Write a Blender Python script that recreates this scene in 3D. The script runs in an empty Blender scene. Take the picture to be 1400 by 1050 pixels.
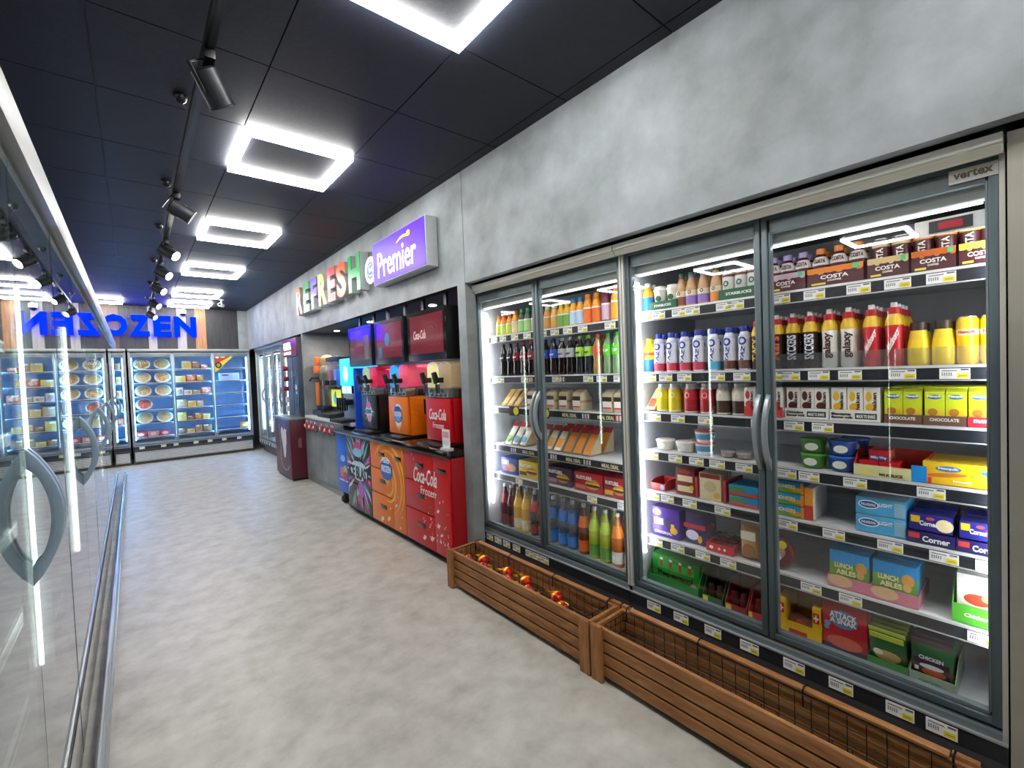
import bpy, bmesh, math, random
from mathutils import Vector, Matrix
random.seed(11)
sc = bpy.context.scene
col = sc.collection
PI = math.pi
R90 = PI / 2

# ------------------------------------------------------------------ camera
FPX = 622.9438
yaw, pit, rol = math.radians(39.7178), math.radians(-1.65), math.radians(2.1636)
CAMZ = 1.393
fw = Vector((math.sin(yaw) * math.cos(pit), math.cos(yaw) * math.cos(pit), math.sin(pit)))
rt = Vector((math.cos(yaw), -math.sin(yaw), 0))
upv = rt.cross(fw)
cx = rt * math.cos(rol) - upv * math.sin(rol)
cy = rt * math.sin(rol) + upv * math.cos(rol)
cam = bpy.data.cameras.new('camera')
cam.sensor_fit = 'HORIZONTAL'
cam.sensor_width = 36.0
cam.lens = 36.0 * FPX / 1400.0
cam.clip_start = 0.01
cam.clip_end = 60
camo = bpy.data.objects.new('camera', cam)
col.objects.link(camo)
camo.matrix_world = Matrix(((cx.x, cy.x, -fw.x, 0), (cx.y, cy.y, -fw.y, 0), (cx.z, cy.z, -fw.z, CAMZ), (0, 0, 0, 1)))
sc.camera = camo

# ------------------------------------------------------------------ world, exposure
w = bpy.data.worlds.new('world')
sc.world = w
w.use_nodes = True
w.node_tree.nodes['Background'].inputs[0].default_value = (0.75, 0.85, 1.0, 1)
w.node_tree.nodes['Background'].inputs[1].default_value = 0.05
vs = sc.view_settings
vs.view_transform = 'Standard'
vs.look = 'None'
vs.gamma = 1.0
vs.use_curve_mapping = False
vs.exposure = 1.72

CEIL_LAMP = 17.0      # emission of the ceiling frames
SPOT_LAMP = 18.0
LED_R = 8.0           # fridge LED strips (right wall)
LED_B = 22.0          # freezer LED strips (back wall)
LED_L = 9.0           # left run


# ------------------------------------------------------------------ materials
def lin(h):
    h = h.lstrip('#')
    o = []
    for i in (0, 2, 4):
        c = int(h[i:i + 2], 16) / 255
        o.append(c / 12.92 if c <= .04045 else ((c + .055) / 1.055) ** 2.4)
    return (o[0], o[1], o[2], 1)


_m = {}


def nt(name):
    m = bpy.data.materials.new(name)
    m.use_nodes = True
    t = m.node_tree
    t.nodes.clear()
    out = t.nodes.new('ShaderNodeOutputMaterial')
    return m, t, out


def M(h, rough=.45, metal=0., em=0., noise=.07, scale=14., emh=None, coat=0., spec=.5):
    key = (h, rough, metal, em, noise, scale, emh, coat, spec)
    if key in _m:
        return _m[key]
    m, t, out = nt('m' + h)
    b = t.nodes.new('ShaderNodeBsdfPrincipled')
    c = lin(h)
    if noise:
        n = t.nodes.new('ShaderNodeTexNoise')
        n.inputs['Scale'].default_value = scale
        n.inputs['Detail'].default_value = 3
        r = t.nodes.new('ShaderNodeMapRange')
        r.inputs['From Min'].default_value = .3
        r.inputs['From Max'].default_value = .7
        r.inputs['To Min'].default_value = 1 - noise
        r.inputs['To Max'].default_value = 1 + noise
        x = t.nodes.new('ShaderNodeMix')
        x.data_type = 'RGBA'
        x.blend_type = 'MULTIPLY'
        x.inputs['Factor'].default_value = 1
        x.inputs['A'].default_value = c
        t.links.new(n.outputs['Fac'], r.inputs['Value'])
        t.links.new(r.outputs['Result'], x.inputs['B'])
        t.links.new(x.outputs['Result'], b.inputs['Base Color'])
    else:
        b.inputs['Base Color'].default_value = c
    b.inputs['Roughness'].default_value = rough
    b.inputs['Metallic'].default_value = metal
    b.inputs['Specular IOR Level'].default_value = spec
    if coat:
        b.inputs['Coat Weight'].default_value = coat
        b.inputs['Coat Roughness'].default_value = .08
    if em:
        b.inputs['Emission Color'].default_value = lin(emh or h)
        b.inputs['Emission Strength'].default_value = em
    t.links.new(b.outputs[0], out.inputs[0])
    _m[key] = m
    return m


def ramp_noise(name, cols, scale=3., detail=6, rough=.6, stretch=None, bump=0., metal=0., spec=.5, distort=0.):
    """procedural colour from a colour ramp over noise in object space"""
    m, t, out = nt(name)
    b = t.nodes.new('ShaderNodeBsdfPrincipled')
    tc = t.nodes.new('ShaderNodeTexCoord')
    mp = t.nodes.new('ShaderNodeMapping')
    if stretch:
        mp.inputs['Scale'].default_value = stretch
    n = t.nodes.new('ShaderNodeTexNoise')
    n.inputs['Scale'].default_value = scale
    n.inputs['Detail'].default_value = detail
    n.inputs['Roughness'].default_value = .62
    n.inputs['Distortion'].default_value = distort
    r = t.nodes.new('ShaderNodeValToRGB')
    el = r.color_ramp.elements
    while len(el) < len(cols):
        el.new(.5)
    for e, (p, h) in zip(el, cols):
        e.position = p
        e.color = lin(h)
    t.links.new(tc.outputs['Object'], mp.inputs[0])
    t.links.new(mp.outputs[0], n.inputs['Vector'])
    t.links.new(n.outputs['Fac'], r.inputs[0])
    t.links.new(r.outputs[0], b.inputs['Base Color'])
    b.inputs['Roughness'].default_value = rough
    b.inputs['Metallic'].default_value = metal
    b.inputs['Specular IOR Level'].default_value = spec
    if bump:
        bp = t.nodes.new('ShaderNodeBump')
        bp.inputs['Strength'].default_value = bump
        bp.inputs['Distance'].default_value = .01
        t.links.new(n.outputs['Fac'], bp.inputs['Height'])
        t.links.new(bp.outputs[0], b.inputs['Normal'])
    t.links.new(b.outputs[0], out.inputs[0])
    return m


def glass(name, f0=.04, tint='#ffffff', rough=0., body=0.):
    """pane: Fresnel-weighted mirror over clear transmission (body adds a bit of milkiness)"""
    m, t, out = nt(name)
    lw = t.nodes.new('ShaderNodeLayerWeight')
    lw.inputs[0].default_value = .5
    p = t.nodes.new('ShaderNodeMath')
    p.operation = 'POWER'
    p.inputs[1].default_value = 5
    a = t.nodes.new('ShaderNodeMath')
    a.operation = 'MULTIPLY_ADD'
    a.inputs[1].default_value = 1 - f0
    a.inputs[2].default_value = f0
    tr = t.nodes.new('ShaderNodeBsdfTransparent')
    tr.inputs[0].default_value = lin(tint)
    gl = t.nodes.new('ShaderNodeBsdfGlossy')
    gl.inputs['Roughness'].default_value = rough
    gl.inputs['Color'].default_value = (1, 1, 1, 1)
    mx = t.nodes.new('ShaderNodeMixShader')
    t.links.new(lw.outputs['Facing'], p.inputs[0])
    t.links.new(p.outputs[0], a.inputs[0])
    t.links.new(a.outputs[0], mx.inputs[0])
    base = tr.outputs[0]
    if body:
        d = t.nodes.new('ShaderNodeBsdfDiffuse')
        d.inputs[0].default_value = lin(tint)
        m2 = t.nodes.new('ShaderNodeMixShader')
        m2.inputs[0].default_value = body
        t.links.new(tr.outputs[0], m2.inputs[1])
        t.links.new(d.outputs[0], m2.inputs[2])
        base = m2.outputs[0]
    t.links.new(base, mx.inputs[1])
    t.links.new(gl.outputs[0], mx.inputs[2])
    t.links.new(mx.outputs[0], out.inputs[0])
    return m


def emit(name, h, s):
    m, t, out = nt(name)
    e = t.nodes.new('ShaderNodeEmission')
    e.inputs[0].default_value = lin(h)
    e.inputs[1].default_value = s
    t.links.new(e.outputs[0], out.inputs[0])
    return m


concrete = ramp_noise('concrete_panel', [(.30, '#6a7073'), (.44, '#808688'), (.56, '#90969a'), (.72, '#a2a8ab')], 2.2, 10, .6, bump=.08)
floor_m = ramp_noise('vinyl_floor', [(.3, '#a3a096'), (.45, '#b4b1a8'), (.57, '#bfbcb3'), (.74, '#cbc9c1')], 7, 12, .42, bump=.04)
ceil_m = ramp_noise('ceiling_tile', [(.3, '#141926'), (.7, '#1b2130')], 40, 3, .6, bump=.1)
grid_m = M('#141720', .5)
wood_m = ramp_noise('planter_wood', [(.25, '#704420'), (.45, '#966234'), (.6, '#a87442'), (.8, '#ba8856')], 5, 8, .6, stretch=(1.3, 10, 10), bump=.15, distort=.8)
wood_v = ramp_noise('planter_wood_upright', [(.25, '#704420'), (.45, '#966234'), (.6, '#a87442'), (.8, '#ba8856')], 5, 8, .6, stretch=(10, 10, 1.3), bump=.15, distort=.8)
steel = ramp_noise('brushed_steel', [(.3, '#8d8f8e'), (.7, '#a9aaa6')], 6, 6, .32, stretch=(1, 1, 40), metal=.9)
bezel_m = M('#c9c8bf', .35, .1)
frame_m = M('#5a676c', .38, .35)
frame2_m = M('#7b878b', .35, .35)
dark_m = M('#17191c', .5)
black_m = M('#0c0d10', .35)
blackg_m = M('#0a0a0c', .12, coat=.5)
white_m = M('#e9e9e6', .4)
inner_m = M('#c3c7ca', .5)
shelf_m = M('#d6d8d9', .4)
rail_m = M('#23272d', .35)
navy_m = M('#1a2136', .4)
glass_m = glass('door_glass', .035)
glassL_m = glass('door_glass_dark', .045, '#cfd6d6')
clear_m = glass('clear_plastic', .06, '#f3f6f6', .02, .04)
led_r = emit('led_white', '#f4f8ff', LED_R)
led_b = emit('led_cool', '#5fb0ff', LED_B)
canopy_glow_m = emit('canopy_glow_added', '#f4f8ff', 2.5)  # glow added under the canopy to brighten the goods, no real lamp
led_l = emit('led_neutral', '#fbfdf2', LED_L)
lamp_m = emit('lamp_frame', '#fffdf9', CEIL_LAMP)
spot_m = emit('spot_lens', '#fff6e8', SPOT_LAMP)


# ------------------------------------------------------------------ mesh helpers
class MB:
    def __init__(s):
        s.v, s.f, s.m, s.mats = [], [], [], []

    def mi(s, mat):
        if mat not in s.mats:
            s.mats.append(mat)
        return s.mats.index(mat)

    def add(s, vs_, fs, mat):
        o = len(s.v)
        k = s.mi(mat)
        s.v += [tuple(p) for p in vs_]
        for f in fs:
            s.f.append(tuple(i + o for i in f))
            s.m.append(k)
        return s

    def box(s, x0, x1, y0, y1, z0, z1, mat):
        v = [(x, y, z) for z in (z0, z1) for y in (y0, y1) for x in (x0, x1)]
        return s.add(v, [(0, 2, 3, 1), (4, 5, 7, 6), (0, 1, 5, 4), (2, 6, 7, 3), (0, 4, 6, 2), (1, 3, 7, 5)], mat)

    def poly(s, pts, ax, a, b, mat):
        n = len(pts)
        mk = {'x': lambda p, d: (d, p[0], p[1]), 'y': lambda p, d: (p[0], d, p[1]), 'z': lambda p, d: (p[0], p[1], d)}[ax]
        v = [mk(p, a) for p in pts] + [mk(p, b) for p in pts]
        fs = [tuple(range(n))[::-1], tuple(range(n, 2 * n))] + [(i, (i + 1) % n, n + (i + 1) % n, n + i) for i in range(n)]
        return s.add(v, fs, mat)

    def lathe(s, prof, mat, seg=14, c=(0, 0, 0), ax='z', caps=True):
        v, fs = [], []
        for r, z in prof:
            for k in range(seg):
                a = 2 * PI * k / seg
                p = (r * math.cos(a), r * math.sin(a), z)
                if ax == 'x':
                    p = (z, p[0], p[1])
                elif ax == 'y':
                    p = (p[0], z, p[1])
                v.append((p[0] + c[0], p[1] + c[1], p[2] + c[2]))
        for i in range(len(prof) - 1):
            for k in range(seg):
                fs.append((i * seg + k, i * seg + (k + 1) % seg, (i + 1) * seg + (k + 1) % seg, (i + 1) * seg + k))
        if caps:
            fs.append(tuple(range(seg))[::-1])
            fs.append(tuple(range((len(prof) - 1) * seg, len(prof) * seg)))
        return s.add(v, fs, mat)

    def tube(s, pts, r, mat, seg=6):
        pts = [Vector(p) for p in pts]
        v, fs = [], []
        for i, p in enumerate(pts):
            d = (pts[min(i + 1, len(pts) - 1)] - pts[max(i - 1, 0)]).normalized()
            a = d.orthogonal().normalized() if abs(d.z) > .9 else d.cross(Vector((0, 0, 1))).normalized()
            b = d.cross(a)
            for k in range(seg):
                t = 2 * PI * k / seg
                v.append(p + (a * math.cos(t) + b * math.sin(t)) * r)
        n = len(pts)
        for i in range(n - 1):
            for k in range(seg):
                fs.append((i * seg + k, i * seg + (k + 1) % seg, (i + 1) * seg + (k + 1) % seg, (i + 1) * seg + k))
        fs += [tuple(range(seg))[::-1], tuple(range((n - 1) * seg, n * seg))]
        return s.add(v, fs, mat)

    def ell(s, cx_, cz, rx, rz_, y0, y1, mat, seg=16, rot=0):
        pts = []
        for k in range(seg):
            a = 2 * PI * k / seg
            x, z = rx * math.cos(a), rz_ * math.sin(a)
            pts.append((cx_ + x * math.cos(rot) - z * math.sin(rot), cz + x * math.sin(rot) + z * math.cos(rot)))
        return s.poly(pts, 'y', y0, y1, mat)

    def mesh(s, name, smooth=True, bev=0., ang=.6):
        me = bpy.data.meshes.new(name)
        me.from_pydata(s.v, [], s.f)
        for m in s.mats:
            me.materials.append(m)
        me.polygons.foreach_set('material_index', s.m)
        bm = bmesh.new()
        bm.from_mesh(me)
        bmesh.ops.recalc_face_normals(bm, faces=bm.faces)
        if bev:
            bmesh.ops.bevel(bm, geom=bm.edges[:], offset=bev, segments=2, profile=.6, affect='EDGES')
        bm.to_mesh(me)
        bm.free()
        if smooth:
            me.polygons.foreach_set('use_smooth', [True] * len(me.polygons))
            me.set_sharp_from_angle(angle=ang)
        me.update()
        return me


def O(name, me, par=None, loc=(0, 0, 0), rz=0., label=None, cat=None, group=None, kind=None, rot=None):
    o = bpy.data.objects.new(name, me)
    col.objects.link(o)
    o.location = loc
    o.rotation_euler = rot if rot else (0, 0, rz)
    if par:
        o.parent = par
    if label:
        o['label'] = label
    if cat:
        o['category'] = cat
    if group:
        o['group'] = group
    if kind:
        o['kind'] = kind
    return o


def bx(x0, x1, y0, y1, z0, z1, mat, bev=0.):
    return MB().box(x0, x1, y0, y1, z0, z1, mat).mesh('box', bev=bev)


_t = {}


def T(txt, w_, h_, mat, ext=.0006, bold=0., shear=0., wrap=0., rot=0., size_only=False):
    """lettering fitted to w_ x h_, upright, facing -y, centred on the origin; wrap bends it round radius wrap"""
    key = (txt, w_, h_, mat.name, ext, bold, shear, wrap, rot)
    if key in _t:
        return _t[key]
    cu = bpy.data.curves.new('t', 'FONT')
    cu.body = txt
    cu.align_x = 'CENTER'
    cu.resolution_u = 3
    cu.offset = bold
    cu.shear = shear
    ob = bpy.data.objects.new('t', cu)
    me = bpy.data.meshes.new_from_object(ob)
    bpy.data.objects.remove(ob)
    bpy.data.curves.remove(cu)
    co = [v.co.copy() for v in me.vertices]
    if rot:
        ca, sa = math.cos(rot), math.sin(rot)
        co = [Vector((p.x * ca - p.y * sa, p.x * sa + p.y * ca, 0)) for p in co]
    xs = [p.x for p in co] or [0]
    ys = [p.y for p in co] or [0]
    sx = w_ / max(max(xs) - min(xs), 1e-6)
    sy = h_ / max(max(ys) - min(ys), 1e-6)
    mx, my = (max(xs) + min(xs)) / 2, (max(ys) + min(ys)) / 2
    for v, p in zip(me.vertices, co):
        v.co = ((p.x - mx) * sx, 0, (p.y - my) * sy)
    bm = bmesh.new()
    bm.from_mesh(me)
    bmesh.ops.remove_doubles(bm, verts=bm.verts, dist=1e-6)
    for f in bm.faces:
        f.normal_update()
        if f.normal.y > 0:
            f.normal_flip()
    g = bmesh.ops.extrude_face_region(bm, geom=bm.faces[:])
    new = [e for e in g['geom'] if isinstance(e, bmesh.types.BMVert)]
    for v in new:
        v.co.y -= 2 * ext
    bmesh.ops.recalc_face_normals(bm, faces=bm.faces)
    if wrap:
        for v in bm.verts:
            a = v.co.x / wrap
            rr = wrap - v.co.y
            v.co.x, v.co.y = rr * math.sin(a), -rr * math.cos(a)
    bm.to_mesh(me)
    bm.free()
    me.materials.clear()
    me.materials.append(mat)
    me.polygons.foreach_set('material_index', [0] * len(me.polygons))
    me.polygons.foreach_set('use_smooth', [False] * len(me.polygons))
    _t[key] = me
    return me


def thing(name, loc, rz, label, cat, group=None):
    return O(name, None, None, loc, rz, label, cat, group)


def struct(name, me, par=None, loc=(0, 0, 0), rz=0.):
    return O(name, me, par, loc, rz, kind=None if par else 'structure')


ORD = ['first', 'second', 'third', 'fourth', 'fifth', 'sixth', 'seventh', 'eighth', 'ninth', 'tenth', 'eleventh', 'twelfth']
NUM = ['zero', 'one', 'two', 'three', 'four', 'five', 'six', 'seven', 'eight', 'nine', 'ten', 'eleven', 'twelve']

# ================================================================== THE ROOM
H = 2.777
XW = 1.80        # right wall face
YB = 10.33       # back wall face
struct('floor', bx(-4.7, 2.8, -2.6, 11.2, -.05, 0, floor_m))

# ceiling: plaster slab with a grid of separate tiles hung below it
ceil = struct('ceiling', bx(-4.7, 2.8, -2.6, 11.2, H + .012, H + .08, grid_m))
tile = bx(-.297, .297, -.297, .297, -.012, .0, ceil_m)
lights_xy = [(.83, 1.33 - 3.6), (.83, 1.33 - 1.8), (.83, 1.33), (.83, 3.13), (.83, 4.93), (.83, 6.73), (.83, 8.53), (.83, 9.73), (-.37, 9.73)] + [(-2.77, 1.33 + 1.8 * k) for k in range(-1, 5)]
for i in range(-9, 4):
    for j in range(-8, 13):
        X, Y = .83 + .6 * i, 3.13 + .6 * j
        if X > 2.7 or X < -4.6 or Y < -2.2 or Y > 10.9:
            continue
        O('ceiling_tile', tile, ceil, (X, Y, H + .012))

# right wall: cladding panels with fine joints
wr = O('wall_right', None, kind='structure')
for a, b in ((-2.6, 2.631), (2.637, 7.517), (7.523, YB + .02)):
    O('wall_panel', bx(XW, XW + .05, a, b, 2.012, H + .012, concrete), wr)
O('wall_panel', bx(XW, XW + .085, 2.637, 2.733, 0, 2.012, concrete), wr)
O('wall_panel', bx(XW, 2.5, 6.607, 6.655, 0, 2.012, concrete), wr)
O('soffit', bx(XW + .05, 2.75, -2.6, YB, 2.045, 2.09, M('#3d4143', .6)), wr)
O('recess_soffit', bx(XW + .02, 2.5, 2.76, 6.607, 2.012, 2.044, M('#4a4f58', .5)), wr)
O('alcove_back', bx(2.5, 2.54, 2.80, 6.607, 0, 2.045, navy_m), wr)
O('alcove_side', bx(XW + .086, 2.5, 2.80, 2.83, 0, 2.012, M('#5e6468', .5)), wr)
O('outer_wall', bx(2.70, 2.76, -2.6, 11.2, 0, H, M('#55595c', .6)), wr)
# stainless end panel beside the open end of the fridge run
st = O('trim_1', bx(1.885, 1.925, -2.6, .092, 0, 2.0, M('#9a968c', .35, .25)), kind='structure')

# back wall above the freezers: vertical boards
wb = O('wall_back', None, kind='structure')
bd = ramp_noise('board_dark', [(.3, '#25252b'), (.7, '#3d3b40')], 3, 8, .5, stretch=(14, 1, 1), bump=.1)
bg = ramp_noise('board_grey', [(.3, '#8c8886'), (.7, '#b0aba8')], 3, 8, .5, stretch=(14, 1, 1), bump=.1)
bt = ramp_noise('board_tan', [(.3, '#8e5f3c'), (.7, '#c08a5e')], 3, 8, .5, stretch=(14, 1, 1), bump=.1)
bl = ramp_noise('board_brown', [(.3, '#4c3c33'), (.7, '#6b564a')], 3, 8, .5, stretch=(14, 1, 1), bump=.1)
bounds = [(-4.6, -4.0, bd), (-4.0, -3.5, bg), (-3.5, -2.9, bd), (-2.9, -2.5, bd), (-2.5, -2.1, bg), (-2.1, -1.7, bl), (-1.7, -1.35, bd), (-1.35, -1.1, bg), (-1.1, -.85, bt), (-.85, -.6, bd), (-.6, -.42, bg), (-.42, -.14, bl),
          (-.14, .25, bd), (.25, .372, bg), (.372, .666, bd), (.666, .806, bg), (.806, .937, bd), (.937, 1.113, bt), (1.113, 1.633, bd)]
for k, (a, b, m) in enumerate(bounds):
    O('wall_board', bx(a + .002, b - .002, YB, YB + .03 + .004 * (k % 3), 1.99, H + .012, m), wb)
O('wall_panel', bx(1.634, XW + .05, YB, YB + .03, 1.99, H + .012, concrete), wb)
O('backing', bx(-4.64, 2.76, YB + .045, YB + .09, 1.985, H + .012, dark_m), wb)
O('outer_wall', bx(-4.64, 2.76, 11.15, 11.2, 0, H, M('#55595c', .6)), wb)
struct('wall_left', bx(-4.7, -4.64, -2.6, 11.2, 0, H + .012, concrete))
struct('wall_front', bx(-4.7, 2.76, -2.66, -2.6, 0, H + .012, concrete))

# ------------------------------------------------------------------ ceiling frame lights
fo, fi, ft = .298, .260, .030
fr = MB()
for x0, x1, y0, y1 in ((-fo, fo, -fo, -fi), (-fo, fo, fi, fo), (-fo, -fi, -fi, fi), (fi, fo, -fi, fi)):
    fr.box(x0, x1, y0, y1, -ft, 0, lamp_m)
fr_me = fr.mesh('light_frame')
in_me = MB().box(-fi, fi, -fi, fi, -.006, 0, ceil_m).mesh('inset')
lab = ['square white ceiling light frame behind the camera, farther one', 'square white ceiling light frame just behind the camera',
       'nearest square ceiling light frame, cut by the top edge', 'second nearest square ceiling light frame, over the long black track',
       'third square ceiling light frame from the camera', 'fourth square ceiling light frame from the camera',
       'fifth square ceiling light frame from the camera', 'square ceiling light frame closest to the blue sign, right of the track',
       'square ceiling light frame left of the track, above the blue letters'] + ['square ceiling light frame over the next aisle, %s from the front' % w_ for w_ in ('first', 'second', 'third', 'fourth', 'fifth', 'sixth')]
for (X, Y), L in zip(lights_xy, lab):
    t = O('ceiling_light', fr_me, None, (X, Y, H), 0, L, 'ceiling light', 'square ceiling light frames')
    O('inset_panel', in_me, t)

# ------------------------------------------------------------------ track with spotlights
TX, TZ = .27, 2.60
tr = MB().box(-.017, .017, -2.4, 10.0, .0, .035, black_m)
tr.box(-.006, .006, -2.4, 10.0, -.002, .0, M('#40444a', .3, .6))
track = O('lighting_track', tr.mesh('track'), None, (TX, 0, TZ), 0, 'long black lighting track hung below the dark ceiling', 'track')
cup = MB().lathe([(.028, 0), (.03, -.012), (.022, -.03), (.008, -.04)], black_m, 12).mesh('cup')
for k, Y in enumerate((-1.0, .8, 2.7, 3.9, 5.0, 6.4, 7.8, 9.2)):
    c = O('ceiling_cup', cup, track, (-.03, Y, H - TZ))
    O('suspension_wire', MB().tube([(0, 0, -.04), (.03, -.12 if k == 2 else -.03, TZ + .035 - H)], .0016, M('#8a8e92', .3, .8)).mesh('wire'), c)


def spotlight(Y, d, L):
    root = thing('track_spotlight', (TX, Y, TZ), 0, L, 'spotlight', 'black spotlights on the track')
    O('adapter', MB().box(-.017, .017, -.06, .06, -.035, 0, black_m).box(-.006, .006, -.006, .006, -.075, -.035, black_m).mesh('adapter', bev=.002), root)
    d = Vector(d).normalized()
    a = d.orthogonal().normalized()
    q = d.to_track_quat('Z', 'Y')
    head = MB().lathe([(.0, 0), (.034, 0), (.046, .008), (.046, .125), (.049, .128), (.049, .132), (.042, .132), (.04, .112), (0, .112)], M('#2c2f33', .38, .3), 24, caps=False).mesh('head')
    h = O('lamp_head', head, root, Vector((0, 0, -.085)) - d * .04)
    h.rotation_mode = 'QUATERNION'
    h.rotation_quaternion = q
    O('lens', MB().lathe([(.0, .114), (.039, .114), (.039, .118), (0, .118)], spot_m, 20, caps=False).mesh('lens'), h)
    y = MB().box(-.006, .006, -.054, -.048, -.02, .07, black_m).box(-.006, .006, .048, .054, -.02, .07, black_m).box(-.006, .006, -.054, .054, -.026, -.02, black_m)
    O('bracket', y.mesh('bracket'), h)
    return root


for Y, d, L in ((2.02, (.5, .35, -.8), 'nearest black track spotlight, its lens turned away to the right'), (3.62, (.8, -.02, -.5), 'second nearest black track spotlight, seen from the side'),
                (4.82, (.62, -.45, -.5), 'third black track spotlight, with lit lens showing'), (5.75, (.62, -.5, -.5), 'fourth black track spotlight from the camera'),
                (6.75, (.62, -.5, -.5), 'fifth black track spotlight from the camera'), (8.05, (.62, -.5, -.5), 'sixth black track spotlight, in front of the blue sign'),
                (9.4, (.62, -.5, -.5), 'farthest black track spotlight, nearest the blue sign')):
    spotlight(Y, d, L)

# ------------------------------------------------------------------ cctv
t = O('dome_camera', MB().lathe([(.055, .05), (.055, .0), (.05, -.015)], white_m, 20).mesh('base'), None, (.76, YB - .08, H - .1), 0, 'white dome security camera above the blue letters', 'camera')
O('dome', MB().lathe([(.044, -.014), (.042, -.035), (.03, -.055), (.012, -.064), (0, -.065)], blackg_m, 20, caps=False).mesh('dome'), t)
O('wall_arm', MB().box(-.02, .02, 0, .08, .02, .05, white_m).mesh('arm'), t)
t = O('bullet_camera', MB().lathe([(.03, 0), (.033, .01), (.033, .13), (.028, .14)], white_m, 18, ax='y').mesh('b'), None, (1.17, 8.95, H - .095), -.45, 'white bullet security camera under the ceiling beside a light', 'camera')
O('lens', MB().lathe([(.022, -.003), (.022, .002)], blackg_m, 16, ax='y').mesh('l'), t)
O('mount', MB().lathe([(.04, .095), (.04, .085), (.012, .08), (.012, .03)], white_m, 14, c=(0, .09, 0)).mesh('m'), t)


# ================================================================== FRIDGES
tagm = (M('#f1f1ee', .5), M('#e6d62a', .5), M('#8b8f92', .5))


def tag_mesh(wd, hg):
    b = MB().box(-wd / 2, wd / 2, -.002, 0, -hg / 2, hg / 2, tagm[0])
    b.box(wd * .08, wd * .46, -.0026, -.002, -hg * .42, hg * .02, tagm[1])
    b.box(wd * .14, wd * .40, -.003, -.0026, -hg * .26, -hg * .17, M('#a8a03a', .5))
    for k in range(5):
        b.box(-wd * .42 + k * wd * .075, -wd * .38 + k * wd * .075, -.0026, -.002, -hg * .2, hg * .12, tagm[2])
    b.box(-wd * .42, wd * .1, -.0026, -.002, hg * .24, hg * .34, tagm[2])
    b.box(wd * .2, wd * .46, -.0026, -.002, hg * .3, hg * .44, M('#5c6164', .5))
    return b.mesh('tag', smooth=False)


TAG = tag_mesh(.072, .034)
TAGB = tag_mesh(.074, .042)


def handle_mesh(z0, z1, out, wd, mat, thick=.022):
    n = 14
    outer, inner = [], []
    for k in range(n + 1):
        t = k / n
        s_ = math.sin(PI * t)
        outer.append((-out * s_ ** .8, z0 + (z1 - z0) * t))
    for k in range(n + 1):
        t = k / n
        s_ = math.sin(PI * t)
        inner.append((-(out - thick) * s_ ** .6, z0 + .045 + (z1 - z0 - .09) * t))
    pts = outer + inner[::-1]
    v, fs = [], []
    nn = len(outer)
    for x in (-wd / 2, wd / 2):
        v += [(x, p[0], p[1]) for p in outer] + [(x, p[0], p[1]) for p in inner]
    q = 2 * nn
    for i in range(nn - 1):
        fs += [(i, i + 1, nn + i + 1, nn + i), (q + i, q + nn + i, q + nn + i + 1, q + i + 1)]
        fs += [(i, q + i, q + i + 1, i + 1), (nn + i, nn + i + 1, q + nn + i + 1, q + nn + i)]
    fs += [(0, nn, q + nn, q), (nn - 1, q + nn - 1, q + 2 * nn - 1, 2 * nn - 1)]
    return MB().add(v, fs, mat).mesh('handle', bev=.0025, ang=.9)


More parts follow.
